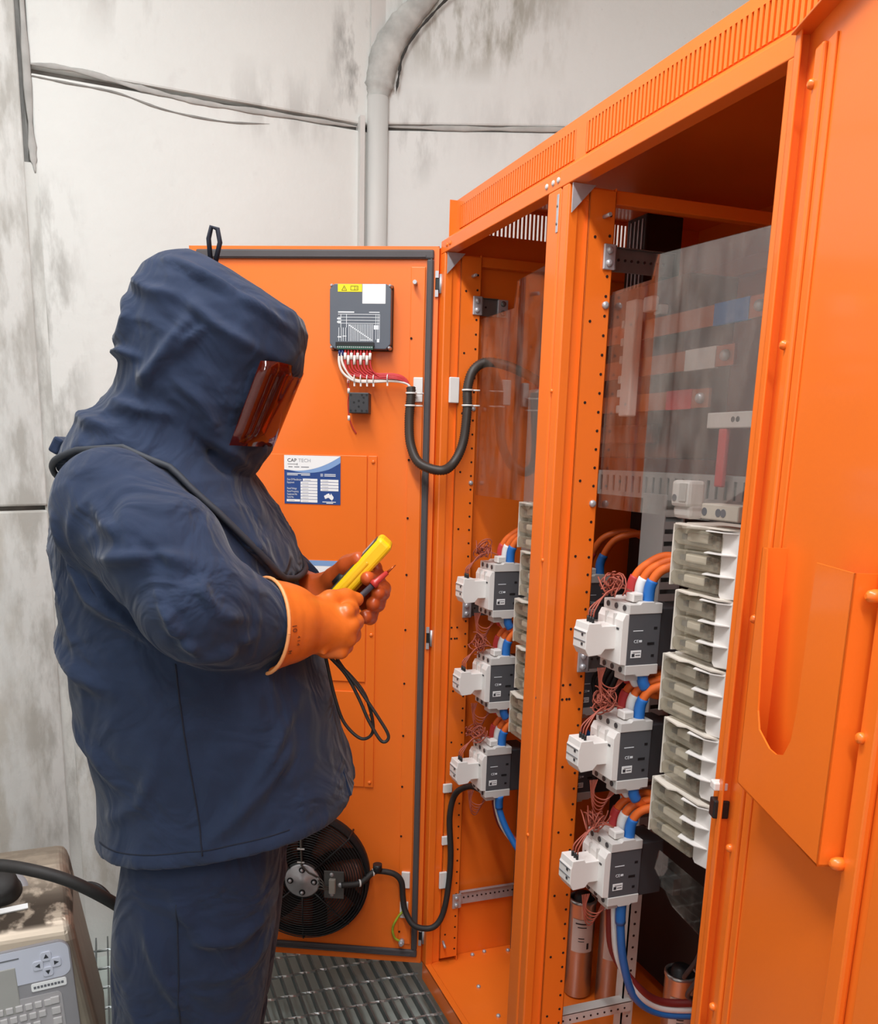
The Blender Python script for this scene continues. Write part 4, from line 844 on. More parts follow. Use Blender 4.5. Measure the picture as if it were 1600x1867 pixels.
# ---- fan
t = dthing('door_fan', 'round black axial fan with wire guard on the open far door', 'fan', 0.337, 0.146)
cz = 0.176; R = 0.182
MB().lathe([(R, 0.0), (R, 0.05), (R - 0.004, 0.05), (R - 0.004, 0.0)], (0, 0, cz), 'y', 56).build('fan_ring', BLACK, t)
MB().lathe([(0.0, 0.001), (R, 0.001)], (0, 0, cz), 'y', 40).build('intake_screen', mat('fan_dark', (44, 26, 18), 0.8), t)
for k in range(7):
    a0 = 2 * math.pi * k / 7; vs = []
    for i in range(6):
        rr = 0.05 + 0.118 * i / 5; dh = 0.16 + 0.22 * (i / 5)
        for j in range(4):
            an = a0 + 0.14 * i / 5 + dh * (j / 3) * 1.6; vs.append((rr * math.cos(an), 0.012 + 0.026 * j / 3, cz + rr * math.sin(an)))
    fb = MB().add(vs, [(i * 4 + j, i * 4 + j + 1, (i + 1) * 4 + j + 1, (i + 1) * 4 + j) for i in range(5) for j in range(3)], True).build('blade', mat('brown_blade', (120, 66, 48), 0.4), t)
    so = fb.modifiers.new('thickness', 'SOLIDIFY'); so.thickness = 0.003
g = MB()
for k in range(17):
    rr = 0.062 + 0.0073 * k; g.torus((0, 0.058 + 0.010 * math.sqrt(max(0, 1 - (rr / 0.19) ** 2)), cz), rr, 0.0017, 'y', 48, 5)
for k in range(12):     # rings stepping down the side of the guard
    pass
for k in range(6): g.torus((0, 0.052 - 0.006 * k, cz), R + 0.002 - 0.0002 * k, 0.0013, 'y', 56, 5)
g.build('wire_guard', BLACK, t)
for k in range(8):
    a0 = math.pi / 2 + k * math.pi / 4
    MB().tube([(0.05 * math.cos(a0), 0.070, cz + 0.05 * math.sin(a0)), (0.12 * math.cos(a0), 0.066, cz + 0.12 * math.sin(a0)), (0.182 * math.cos(a0), 0.060, cz + 0.182 * math.sin(a0)), (0.187 * math.cos(a0), 0.0, cz + 0.187 * math.sin(a0))], 0.0026, 6).build('guard_spoke', BLACK, t)
MB().lathe([(0.0, 0.068), (0.056, 0.068), (0.058, 0.060), (0.058, 0.03)], (0, 0, cz), 'y', 32).build('motor_body', BLACK, t)
hub = MB().lathe([(0.0, 0.0735), (0.012, 0.0735), (0.013, 0.072), (0.046, 0.072), (0.050, 0.069), (0.050, 0.066)], (0, 0, cz), 'y', 32).build('motor_cap', ZINC, t)
for k in range(4):
    a0 = k * math.pi / 2; c = Vector((0.034 * math.cos(a0), 0.072, cz + 0.034 * math.sin(a0)))
    MB().tube([c, c + Vector((0, 0.0015, 0))], 0.009, 14).build('bolt_recess', BLACK, hub); bolt('cap_bolt', hub, c + Vector((0, 0.002, 0)), (0, 1, 0), 0.005, 0.006, ZINC)
tp = MB().box(-0.118, -0.062, 0.068, 0.0715, cz - 0.046, cz + 0.036).build('terminal_plate', ZINCD, t, bevel=0.001)
for z in (cz + 0.026, cz - 0.034): bolt('plate_bolt', tp, (-0.084, 0.0715, z), (0, 1, 0), 0.006, 0.005, ZINC)
bolt('plate_bolt', tp, (-0.108, 0.0715, cz - 0.004), (0, 1, 0), 0.007, 0.006, ZINC)
MB().box(-0.096, -0.078, 0.0715, 0.086, cz - 0.026, cz + 0.016).build('terminal_block', mat('clear_terminal', (170, 168, 160), 0.35), tp, bevel=0.002)
fw_ = MB()
for k in range(4): fw_.tube(cr([(-0.046, 0.074, cz + 0.018 - 0.012 * k), (-0.060, 0.085, cz + 0.012 - 0.008 * k), (-0.068, 0.085, cz - 0.004 - 0.004 * k), (-0.080, 0.08, cz - 0.006 - 0.004 * k)], 6), 0.0016, 6)
fw_.tube([(0.004, 0.074, cz + 0.17), (0.002, 0.076, cz + 0.10), (0.0, 0.078, cz + 0.05), (-0.02, 0.078, cz + 0.03), (-0.045, 0.078, cz + 0.018)], 0.0028, 6)
fw_.build('fan_lead', mat('grey_lead', (88, 84, 78), 0.5), t)
for z in (0.155, 0.10, 0.06): MB().box(-0.008, 0.012, 0.076, 0.080, cz + z - 0.0015, cz + z + 0.0015).build('tie', WHITE, t)
# fan cable in black conduit: terminal plate -> jamb -> lowest far contactor
def tie_mount(s_or_p, label, onDoor=True, size=(0.024, 0.05)):
    t = thing('cable_tie_mount', label, 'cable mount', s_or_p, DANG if onDoor else 0.0, 'white stick-on cable mounts')
    if onDoor: b = MB().box(-size[0] / 2, size[0] / 2, 0.0, 0.008, -size[1] / 2, size[1] / 2)
    else: b = MB().box(-size[0] / 2, size[0] / 2, -0.008, 0.0, -size[1] / 2, size[1] / 2)
    b.build('pad', WHITE, t, bevel=0.002)
    return t
fan_path = [dw(0.225, 0.076, 0.320), dw(0.175, 0.066, 0.325), dw(0.140, 0.05, 0.352), dw(0.118, 0.04, 0.352), dw(0.082, 0.034, 0.343), dw(0.062, 0.03, 0.318), dw(0.057, 0.03, 0.27), dw(0.048, 0.035, 0.23), dw(0.02, 0.05, 0.197), Vector((0.005, 2.095, 0.193)), Vector((0.035, 2.094, 0.225)), Vector((0.052, 2.098, 0.30)), Vector((0.058, 2.100, 0.40)), Vector((0.052, 2.102, 0.52)), Vector((0.062, 2.09, 0.59)), Vector((0.085, 2.05, 0.625)), Vector((0.10, 2.01, 0.63))]
o = MB().tube(cr(fan_path, 8), 0.0085, 10).build('fan_cable', BLACKRUB); tag(o, 'black fan cable drooping from the fan to the lowest far contactor', 'cable')
for i in (1, 2): MB().tube([fan_path[i] - Vector((0.002, 0, 0)), fan_path[i] + Vector((0.002, 0, 0))], 0.0105, 10).build('tie', WHITE, o)
p = dw(0.128, 0.05, 0.362); tag(MB().tube([p - Vector((0, 0, 0.004)), p + Vector((0, 0, 0.016))], 0.013, 12).tube([p + Vector((0, 0, 0.006)) + Vector((-.423, -.906, 0)) * 0.012, p + Vector((0, 0, 0.006)) + Vector((-.423, -.906, 0)) * 0.018], 0.005, 8).build('cable_clamp', BLACK), 'small black clamp holding the fan cable at the guard rim', 'clamp')
tie_mount(dw(0.052, 0.006, 0.315), 'white stick-on mount holding the fan cable on the door')
tie_mount(dw(0.055, 0.006, 0.222), 'white stick-on mount at the green and yellow earth wire')
tie_mount(dw(0.048, 0.006, 1.655), 'white stick-on mount holding the ribbed conduit on the door', size=(0.024, 0.06))
tie_mount((0.030, 2.117, 1.655), 'white stick-on mount holding the ribbed conduit on the jamb', False, (0.026, 0.062))
tie_mount((0.047, 2.117, 0.60), 'topmost white stick-on mount of the fan cable on the jamb', False, (0.026, 0.026))
tie_mount((0.045, 2.117, 0.445), 'middle white stick-on mount of the fan cable on the jamb', False, (0.02, 0.026))
tie_mount((0.042, 2.117, 0.325), 'lowest white stick-on mount of the fan cable on the jamb', False, (0.022, 0.05))
o = MB().tube(cr([dw(0.055, 0.016, 0.222), dw(0.07, 0.02, 0.205), dw(0.085, 0.022, 0.17), dw(0.08, 0.02, 0.138), dw(0.065, 0.014, 0.124)], 8), 0.0035, 8).build('earth_wire', GREENY); tag(o, 'short green and yellow earth wire bolted to the far door', 'wire')
p = dw(0.060, 0.0, 0.121); n_ = Vector((-.423, -.906, 0)); MB().tube([p + n_ * 0.004, p + n_ * 0.02], 0.008, 12).build('earth_bolt', ZINC, o)
# ribbed conduit loop
def ribbed(pts, r, pitch, n=10):
    P = cr(pts, 24); out = [P[0]]; acc = 0
    L = [0]
    for i in range(1, len(P)): L.append(L[-1] + (P[i] - P[i - 1]).length)
    m = int(L[-1] / (pitch / 2)); Q = []; Rr = []; j = 0
    for i in range(m + 1):
        s = L[-1] * i / m
        while j < len(L) - 2 and L[j + 1] < s: j += 1
        t = (s - L[j]) / max(L[j + 1] - L[j], 1e-9); Q.append(P[j].lerp(P[j + 1], t)); Rr.append(r if i % 2 else r * 0.86)
    return MB().tube(Q, Rr, n)
o = ribbed([dw(0.064, 0.03, 1.660), dw(0.063, 0.032, 1.64), dw(0.066, 0.036, 1.58), dw(0.060, 0.045, 1.52), dw(0.035, 0.06, 1.475), Vector((-0.014, 2.075, 1.459)), Vector((0.022, 2.08, 1.478)), Vector((0.048, 2.085, 1.53)), Vector((0.058, 2.09, 1.61)), Vector((0.059, 2.095, 1.66)), Vector((0.072, 2.098, 1.70)), Vector((0.10, 2.098, 1.722)), Vector((0.135, 2.085, 1.722)), Vector((0.18, 2.06, 1.705)), Vector((0.24, 2.04, 1.67)), Vector((0.30, 2.03, 1.60))], 0.0125, 0.0056, 12).build('ribbed_conduit', mat('conduit_black', (56, 46, 40), 0.5, var=0.1))
tag(o, 'black ribbed conduit hanging in a loop between the far door and its bay', 'conduit')
for q in ((dw(0.063, 0.032, 1.645)), (dw(0.0645, 0.033, 1.615)), Vector((0.0585, 2.093, 1.655)), Vector((0.058, 2.09, 1.618))):
    MB().tube([q - Vector((0, 0, 0.002)), q + Vector((0, 0, 0.002))], 0.0142, 14).tube([q + Vector((0.012, -0.004, 0)), q + Vector((0.030, -0.008, 0))], 0.002, 6).build('tie', WHITE, o)

# ================================================================== the worker
# local frame: x the way the worker faces, y away from the camera, z up
UC, VC = -0.41, 1.57
UV = Vector((0.94229, -0.33480, 0)); VV = Vector((0.33480, 0.94229, 0)); PROT = math.atan2(-0.33480, 0.94229)
PLOC = Vector((-0.81, 0, 0)) + UV * UC + VV * VC
ORG = (UC, VC, 0.0)
def pw(u, v, z): return Vector((-0.81, 0, 0)) + UV * u + VV * v + Vector((0, 0, z))     # worker frame -> world
TZ = [0.74, 0.80, 0.91, 1.00, 1.08, 1.17, 1.24, 1.34, 1.40, 1.45, 1.50, 1.55, 1.60]
TB = [-0.552, -0.556, -0.568, -0.584, -0.600, -0.610, -0.617, -0.620, -0.614, -0.602, -0.582, -0.556, -0.55]
TF = [-0.140, -0.134, -0.122, -0.138, -0.157, -0.182, -0.206, -0.240, -0.274, -0.310, -0.340, -0.360, -0.37]
TW = [0.245, 0.245, 0.240, 0.242, 0.242, 0.240, 0.236, 0.228, 0.212, 0.186, 0.150, 0.115, 0.10]
def torso_par(z):
    b = np.interp(z, TZ, TB); f = np.interp(z, TZ, TF); w_ = np.interp(z, TZ, TW); return (b + f) / 2, (f - b) / 2, w_
def torso(G, off=0.0, shrink=1.0):
    c, a, b = torso_par(G[2]); a = a * shrink; b = b * shrink
    k = (np.abs((G[0] - c) / a) ** 2.6 + np.abs((G[1] - VC) / b) ** 2.6) ** (1 / 2.6)
    return (k - 1) * np.minimum(a, b) - off
# ---- body (inside the clothes), one continuous surface
lo, hi, h = (-0.70, 1.15, -0.01), (0.0, 2.05, 1.80), 0.014
G = grid(lo, hi, h)
d = torso(G, -0.03, 0.86); d = np.maximum(d, G[2] - 1.47); d = np.maximum(d, 0.93 - G[2])
d = smin(d, ellip(G, (-0.39, VC, 1.62), (0.105, 0.080, 0.125)), 0.02)
d = smin(d, capsule(G, (-0.44, VC, 1.40), (-0.40, VC, 1.54), 0.06), 0.03)
d = smin(d, ellip(G, (-0.285, VC, 1.60), (0.022, 0.016, 0.022)), 0.012)
d = smin(d, ellip(G, (-0.305, VC, 1.535), (0.03, 0.035, 0.022)), 0.015)
for sgn in (-1, 1):
    d = smin(d, ellip(G, (-0.40, VC + sgn * 0.082, 1.61), (0.022, 0.012, 0.034)), 0.008)
    y = VC + sgn * 0.10
    d = smin(d, chain(G, [(-0.39, y, 0.92), (-0.39, y, 0.50), (-0.43, y, 0.09)], [0.095, 0.07, 0.05], 0.03), 0.04)
d = smin(d, chain(G, [(-0.46, 1.40, 1.40), (-0.335, 1.29, 1.25), (-0.20, 1.42, 1.22)], [0.06, 0.05, 0.036], 0.02), 0.03)
d = smin(d, chain(G, [(-0.45, 1.75, 1.40), (-0.33, 1.86, 1.225), (-0.21, 1.66, 1.222)], [0.06, 0.05, 0.036], 0.02), 0.03)
V, Q = nets(d, lo, h); V = relax(V, Q, 2)
person = npmesh('person', V, Q, SKIN, None, ORG); person.location = PLOC; person.rotation_euler = (0, 0, PROT)
tag(person, 'worker in navy hooded arc-flash suit and orange rubber gloves reading a yellow meter', 'person')

def creases(V, N, L, side=-1):
    """fabric folds: soft ridges (+) and grooves (-) along lines in the garment's side view"""
    o = np.zeros(len(V)); wgt = np.clip(side * N[:, 1] * 2.0 + 0.3, 0, 1)
    for (pts, amp, wd) in L:
        for i in range(len(pts) - 1):
            a = np.array(pts[i]); b = np.array(pts[i + 1]); dv = b - a; L2 = dv @ dv
            t = np.clip(((V[:, 0] - a[0]) * dv[0] + (V[:, 2] - a[1]) * dv[1]) / L2, 0, 1)
            wd_ = 0.8 * wd
            dd = np.hypot(V[:, 0] - a[0] - t * dv[0], V[:, 2] - a[1] - t * dv[1])
            tap = np.sin(np.pi * np.clip((i + t) / (len(pts) - 1), 0.02, 0.98)) ** 0.5
            o = np.maximum(o, amp * np.exp(-(dd / wd_) ** 2) * tap) if amp > 0 else o + amp * np.exp(-(dd / wd_) ** 2) * tap
    return o * wgt
# ---- jacket with sleeves
lo, hi, h = (-0.70, 1.14, 0.74), (-0.06, 2.0, 1.56), 0.006
G = grid(lo, hi, h)
d = torso(G)
hem = 0.795 + (G[0] + 0.59) * 0.155
d = d - 0.010 * np.clip((hem + 0.10 - G[2]) / 0.10, 0, 1) - 0.004 * np.clip((hem + 0.030 - G[2]) / 0.004, 0, 1)
d = smax(d, hem - G[2], 0.006)
inner = torso(G, -0.016); d = np.maximum(d, -np.maximum(inner, G[2] - (hem + 0.05)))
d = np.maximum(d, G[2] - 1.52)
slv = chain(G, [(-0.478, 1.390, 1.408), (-0.385, 1.33, 1.345), (-0.325, 1.288, 1.270), (-0.285, 1.345, 1.243), (-0.222, 1.405, 1.224)], [0.092, 0.089, 0.082, 0.070, 0.056], 0.03)
slv = smin(slv, capsule(G, (-0.315, 1.34, 1.238), (-0.275, 1.37, 1.228), 0.070, 0.062), 0.02)
slv = np.maximum(slv, ((G[0] + 0.226) * 0.78 + (G[1] - 1.40) * 0.6 - (G[2] - 1.22) * 0.12))
slf = chain(G, [(-0.46, 1.75, 1.405), (-0.40, 1.83, 1.32), (-0.33, 1.865, 1.24), (-0.285, 1.78, 1.225), (-0.225, 1.69, 1.222)], [0.098, 0.096, 0.086, 0.078, 0.066], 0.03)
slf = np.maximum(slf, ((G[0] + 0.235) * 0.6 - (G[1] - 1.70) * 0.78))
d = smin(d, slv, 0.022); d = smin(d, slf, 0.022)
V, Q = nets(d, lo, h); V = relax(V, Q, 2); N = vnormals(V, Q)
arm = [  # folds on the near sleeve, back and skirt
    ([(-0.52, 1.40), (-0.50, 1.33), (-0.45, 1.28)], -0.016, 0.014), ([(-0.54, 1.34), (-0.50, 1.27), (-0.42, 1.22)], 0.012, 0.016),
    ([(-0.46, 1.34), (-0.38, 1.35), (-0.31, 1.34)], 0.010, 0.014), ([(-0.44, 1.31), (-0.36, 1.325), (-0.30, 1.315)], -0.010, 0.012),
    ([(-0.36, 1.31), (-0.335, 1.25), (-0.30, 1.20)], 0.009, 0.012), ([(-0.335, 1.32), (-0.31, 1.26), (-0.275, 1.23)], -0.011, 0.010),
    ([(-0.30, 1.32), (-0.285, 1.28), (-0.25, 1.26)], 0.009, 0.011), ([(-0.40, 1.27), (-0.36, 1.22), (-0.33, 1.19)], -0.008, 0.012),
    ([(-0.33, 1.20), (-0.28, 1.205), (-0.24, 1.23)], 0.008, 0.010), ([(-0.42, 1.42), (-0.40, 1.37), (-0.36, 1.36)], 0.006, 0.02),
    ([(-0.48, 1.45), (-0.42, 1.46), (-0.38, 1.42)], -0.005, 0.016), ([(-0.29, 1.27), (-0.27, 1.235), (-0.245, 1.20)], -0.007, 0.009),
    ([(-0.60, 1.27), (-0.55, 1.22), (-0.50, 1.20)], -0.010, 0.015), ([(-0.61, 1.20), (-0.55, 1.15), (-0.48, 1.12)], 0.010, 0.018),
    ([(-0.60, 1.13), (-0.53, 1.09), (-0.46, 1.04)], -0.009, 0.018), ([(-0.58, 1.05), (-0.52, 1.00), (-0.47, 0.95)], 0.008, 0.02),
    ([(-0.56, 0.97), (-0.50, 0.90), (-0.48, 0.84)], -0.007, 0.018), ([(-0.34, 0.86), (-0.27, 0.93), (-0.19, 1.02)], 0.008, 0.018),
    ([(-0.37, 0.90), (-0.29, 0.98), (-0.22, 1.08)], -0.008, 0.018), ([(-0.41, 1.14), (-0.395, 1.0), (-0.365, 0.83)], -0.006, 0.005),
    ([(-0.24, 0.88), (-0.20, 0.97), (-0.17, 1.05)], -0.006, 0.016), ([(-0.55, 1.40), (-0.53, 1.34), (-0.50, 1.30)], 0.008, 0.010), ([(-0.50, 1.31), (-0.46, 1.25), (-0.40, 1.20)], 0.009, 0.010),
    ([(-0.40, 1.38), (-0.36, 1.34), (-0.34, 1.29)], -0.007, 0.010), ([(-0.36, 1.29), (-0.31, 1.285), (-0.26, 1.27)], -0.008, 0.008), ([(-0.345, 1.235), (-0.30, 1.24), (-0.26, 1.245)], -0.007, 0.008), ([(-0.47, 1.42), (-0.44, 1.385), (-0.40, 1.375)], 0.006, 0.012),
    ([(-0.45, 1.10), (-0.36, 1.06), (-0.27, 1.08)], -0.006, 0.016), ([(-0.50, 1.03), (-0.44, 0.99), (-0.40, 0.92)], -0.006, 0.014), ([(-0.30, 0.90), (-0.24, 0.99), (-0.19, 1.10)], 0.006, 0.012), ([(-0.52, 0.88), (-0.44, 0.93), (-0.40, 1.02)], 0.006, 0.018),
]
V = V + N * (1.8 * creases(V, N, arm) + 1.3 * creases(V, N, arm, 1) + 0.0025 * vnoise(V, 22, 3) + cloth(V, N, 0.007, 20, 4))[:, None]
V = relax(V, Q, 1, 0.3)
jacket = npmesh('jacket', V, Q, NAVY, person, ORG)
from mathutils.bvhtree import BVHTree
def seam(o, pts, r=0.0016, name='seam'):
    """a sewn seam following the cloth on the near side; pts in the garment's side view"""
    bv_ = BVHTree.FromPolygons([tuple(v.co) for v in o.data.vertices], [tuple(p.vertices) for p in o.data.polygons]); P_ = []
    for q in cr([(u, 0, z) for u, z in pts], 14):
        hit, nn, _, _ = bv_.ray_cast(Vector((q.x - UC, 1.0 - VC, q.z)), Vector((0, 1, 0)))
        if hit is not None: P_.append(hit + nn * 0.0002)
    if len(P_) > 2: MB().tube(P_, r, 6).build(name, SEAM, o)
seam(jacket, [(-0.372, 1.17), (-0.362, 1.06), (-0.348, 0.95), (-0.335, 0.855)])
seam(jacket, [(-0.535, 0.832), (-0.47, 0.842), (-0.38, 0.856), (-0.28, 0.872), (-0.20, 0.885)], 0.0012, 'hem_stitch')
# front placket corner that hangs below the hem
MB().prism([(-0.155, 0.93), (-0.122, 0.93), (-0.108, 0.886), (-0.114, 0.882), (-0.135, 0.90)], 'y', VC - 0.06, VC + 0.0).build('jacket_flap', NAVY, person).matrix_parent_inverse = Matrix.Translation((-UC, -VC, 0))
# ---- hood with shoulder cape
lo, hi, h = (-0.70, 1.28, 1.24), (-0.14, 1.86, 1.86), 0.005
G = grid(lo, hi, h)
HZ = [1.43, 1.46, 1.50, 1.55, 1.60, 1.65, 1.695, 1.72, 1.76, 1.79, 1.808, 1.82, 1.84]
HB_ = [-0.59, -0.593, -0.580, -0.550, -0.516, -0.503, -0.498, -0.494, -0.480, -0.462, -0.435, -0.40, -0.39]
HF = [-0.308, -0.288, -0.262, -0.240, -0.216, -0.200, -0.192, -0.200, -0.262, -0.312, -0.350, -0.38, -0.39]
HW = [0.14, 0.140, 0.142, 0.145, 0.148, 0.150, 0.148, 0.144, 0.126, 0.100, 0.070, 0.02, 0.001]
hb = np.interp(G[2], HZ, HB_); hf = np.interp(G[2], HZ, HF); hw = np.interp(G[2], HZ, HW); a = np.maximum((hf - hb) / 2, 1e-3); hw = np.maximum(hw, 1e-3)
k = (np.abs((G[0] - (hb + hf) / 2) / a) ** 2.4 + np.abs((G[1] - VC) / hw) ** 2.4) ** (1 / 2.4)
d = (k - 1) * np.minimum(a, hw); d = np.maximum(d, 1.445 + (G[0] + 0.29) * -0.25 - G[2])
d = np.maximum(d, G[2] - 1.822)
# face opening: a slanted slot between brow and chin, hollow behind
op = (G[0] + 0.246) * 0.928 - (G[2] - 1.645) * 0.373            # > 0 in front of the opening plane
brow = (G[2] - 1.645) + (G[0] + 0.246) * 0.66                   # > 0 above the brow edge
chin = (G[2] - 1.533) + (G[0] + 0.291) * 1.0                    # < 0 below the chin edge
cut = np.maximum(np.maximum(-op, brow), -chin)
cut = smin(cut, ellip(G, (-0.335, VC, 1.592), (0.125, 0.108, 0.085)), 0.01)
d = smax(d, -cut, 0.006)
ph = np.arctan2((G[1] - VC) / np.interp(G[2], TZ, TW), (G[0] - torso_par(G[2])[0]) / torso_par(G[2])[1])
PHI = np.radians([0, 15, 28, 38, 48, 62, 90, 120, 150, 180]); ZED = [1.283, 1.284, 1.292, 1.34, 1.40, 1.468, 1.498, 1.492, 1.468, 1.436]
zed = np.interp(np.abs(ph), PHI, ZED)
cape = np.maximum(torso(G, 0.016), (zed - G[2]) * 0.7); cape = np.maximum(cape, G[2] - 1.55)
d = smin(d, cape, 0.004 + 0.03 * np.clip((-0.33 - G[0]) / 0.1, 0, 1))
d = np.maximum(d, -np.maximum(torso(G, -0.02), G[2] - 1.42))
V, Q = nets(d, lo, h); V = relax(V, Q, 2); N = vnormals(V, Q)
fol = [
    ([(-0.47, 1.785), (-0.42, 1.755), (-0.38, 1.735)], -0.011, 0.011), ([(-0.47, 1.765), (-0.42, 1.735), (-0.37, 1.725)], 0.007, 0.012),
    ([(-0.40, 1.79), (-0.33, 1.755), (-0.27, 1.725)], 0.009, 0.012), ([(-0.39, 1.77), (-0.34, 1.735), (-0.28, 1.70)], -0.010, 0.010),
    ([(-0.34, 1.78), (-0.28, 1.745), (-0.235, 1.715)], -0.010, 0.009), ([(-0.36, 1.72), (-0.31, 1.68), (-0.26, 1.655)], 0.010, 0.012),
    ([(-0.37, 1.705), (-0.41, 1.655), (-0.46, 1.605)], -0.012, 0.012), ([(-0.35, 1.70), (-0.39, 1.645), (-0.44, 1.59)], 0.011, 0.014),
    ([(-0.48, 1.745), (-0.46, 1.70), (-0.50, 1.65)], 0.007, 0.014), ([(-0.51, 1.645), (-0.47, 1.645), (-0.44, 1.635)], 0.010, 0.009),
    ([(-0.51, 1.628), (-0.47, 1.622), (-0.44, 1.62)], -0.010, 0.010), ([(-0.32, 1.69), (-0.36, 1.66), (-0.385, 1.635)], 0.008, 0.010),
    ([(-0.54, 1.60), (-0.50, 1.585), (-0.47, 1.58)], -0.008, 0.009), ([(-0.48, 1.55), (-0.43, 1.535), (-0.38, 1.525)], -0.010, 0.011),
    ([(-0.50, 1.57), (-0.44, 1.555), (-0.39, 1.55)], 0.008, 0.012), ([(-0.41, 1.60), (-0.37, 1.56), (-0.345, 1.51)], -0.009, 0.010),
    ([(-0.39, 1.61), (-0.345, 1.57), (-0.325, 1.53)], 0.007, 0.012), ([(-0.56, 1.55), (-0.51, 1.53), (-0.46, 1.525)], 0.007, 0.012),
    ([(-0.30, 1.74), (-0.255, 1.715), (-0.215, 1.69)], 0.007, 0.009), ([(-0.40, 1.81), (-0.46, 1.775), (-0.49, 1.72)], -0.005, 0.010),
    ([(-0.27, 1.40), (-0.235, 1.35), (-0.225, 1.30)], -0.006, 0.008), ([(-0.25, 1.41), (-0.22, 1.35), (-0.212, 1.30)], 0.006, 0.008),
    ([(-0.33, 1.51), (-0.30, 1.49), (-0.29, 1.47)], 0.006, 0.010), ([(-0.36, 1.52), (-0.33, 1.49), (-0.31, 1.46)], -0.008, 0.008),
]
V = V + N * (1.7 * creases(V, N, fol) + creases(V, N, fol, 1) + 0.002 * vnoise(V, 30, 5) + cloth(V, N, 0.006, 26, 15))[:, None]
V = relax(V, Q, 1, 0.3)
hood = npmesh('hood', V, Q, NAVY, person, ORG)
def L3(u, v, z): return (u - UC, v - VC, z)
# piping along the cape edge
pp = []
for i in range(97):
    p = -math.pi + 2 * math.pi * i / 96; z = float(np.interp(abs(p), PHI, ZED)); c, a_, b_ = torso_par(z)
    cu, sv = math.cos(p), math.sin(p)
    kk = (abs(cu) ** 2.6 + abs(sv) ** 2.6) ** (-1 / 2.6)
    pp.append(L3(c + (a_ + 0.017) * cu * kk, VC + (b_ + 0.017) * sv * kk, z))
MB().tube(pp, 0.0055, 8).build('piping', PIPING, hood)
# amber visor wrapping the opening
vb = MB(); nA, nZ = 24, 6
for j in range(nZ + 1):
    t_ = j / nZ; z = 1.505 + 0.13 * t_; uo = -0.300 + (-0.246 + 0.300) * (z - 1.51) / (1.645 - 1.51) ; uf = -0.275 + (-0.219 + 0.275) * t_ - 0.0
    for i in range(nA + 1):
        a_ = -math.pi / 2 + math.pi * i / nA; vb.v.append(L3(uo + (uf + 0.012 - uo) * math.cos(a_) ** 0.6 if math.cos(a_) > 1e-6 else uo, VC + 0.135 * math.sin(a_), z))
vb.f = [(j * (nA + 1) + i, j * (nA + 1) + i + 1, (j + 1) * (nA + 1) + i + 1, (j + 1) * (nA + 1) + i) for j in range(nZ) for i in range(nA)]; vb.sm = [True] * len(vb.f)
vis = vb.build('visor', VISOR, hood); so = vis.modifiers.new('thickness', 'SOLIDIFY'); so.thickness = 0.002
# brow cap under the visor top and hanging loop, neck tab
MB().tube([L3(*p) for p in [(-0.350, VC - 0.02, 1.80), (-0.352, VC - 0.022, 1.835), (-0.347, VC - 0.022, 1.853), (-0.337, VC - 0.022, 1.850), (-0.334, VC - 0.02, 1.83), (-0.342, VC - 0.02, 1.80)]], 0.0058, 8, flat=0.7, up=(0, 1, 0)).build('hanging_loop', mat('navy_webbing', (30, 34, 48), 0.8), hood)
MB().box(-0.012, 0.006, -0.03, 0.03, -0.012, 0.016, M=Matrix.Translation(L3(-0.612, VC - 0.02, 1.495)) @ Matrix.Rotation(0.5, 4, 'Y')).build('neck_tab', NAVY, hood, bevel=0.004)
# ---- trousers
lo, hi, h = (-0.68, 1.28, 0.05), (-0.14, 1.86, 0.95), 0.009
G = grid(lo, hi, h)
def leg(v, du):
    ZL = [0.06, 0.20, 0.37, 0.55, 0.70, 0.90]; bk = np.interp(G[2], ZL, [-0.525, -0.538, -0.545, -0.543, -0.525, -0.49]) + du; fr = np.interp(G[2], ZL, [-0.325, -0.302, -0.282, -0.258, -0.240, -0.225]) + du
    wv = np.interp(G[2], ZL, [0.085, 0.098, 0.105, 0.115, 0.122, 0.125]); a = (fr - bk) / 2
    k = (np.abs((G[0] - (bk + fr) / 2) / a) ** 2.4 + np.abs((G[1] - v) / wv) ** 2.4) ** (1 / 2.4); return (k - 1) * np.minimum(a, wv)
d = smin(leg(VC - 0.112, 0.0), leg(VC + 0.115, -0.012), 0.03)
d = np.maximum(d, G[2] - 0.92); d = np.maximum(d, 0.07 - G[2])
V, Q = nets(d, lo, h); V = relax(V, Q, 2); N = vnormals(V, Q)
tf = [([(-0.54, 0.70), (-0.50, 0.62), (-0.44, 0.56)], -0.009, 0.014), ([(-0.44, 0.69), (-0.41, 0.62), (-0.33, 0.60)], 0.009, 0.014), ([(-0.42, 0.62), (-0.34, 0.615), (-0.27, 0.66)], -0.012, 0.012),
      ([(-0.42, 0.59), (-0.33, 0.58), (-0.27, 0.61)], 0.010, 0.013), ([(-0.52, 0.62), (-0.49, 0.50), (-0.43, 0.40)], -0.010, 0.012), ([(-0.50, 0.62), (-0.47, 0.52), (-0.42, 0.43)], 0.008, 0.014),
      ([(-0.42, 0.68), (-0.42, 0.5), (-0.42, 0.25)], -0.005, 0.006), ([(-0.28, 0.60), (-0.32, 0.50), (-0.34, 0.40)], -0.009, 0.014), ([(-0.36, 0.48), (-0.30, 0.52), (-0.27, 0.56)], 0.006, 0.014), ([(-0.54, 0.45), (-0.50, 0.33), (-0.47, 0.2)], 0.007, 0.016), ([(-0.4, 0.25), (-0.35, 0.2), (-0.32, 0.22)], -0.008, 0.012)]
tf = [([(u * 0.89, 1.5 - (1.5 - z) * 0.89) for u, z in pts], a_, w_) for pts, a_, w_ in tf]      # the lines lie on the near leg
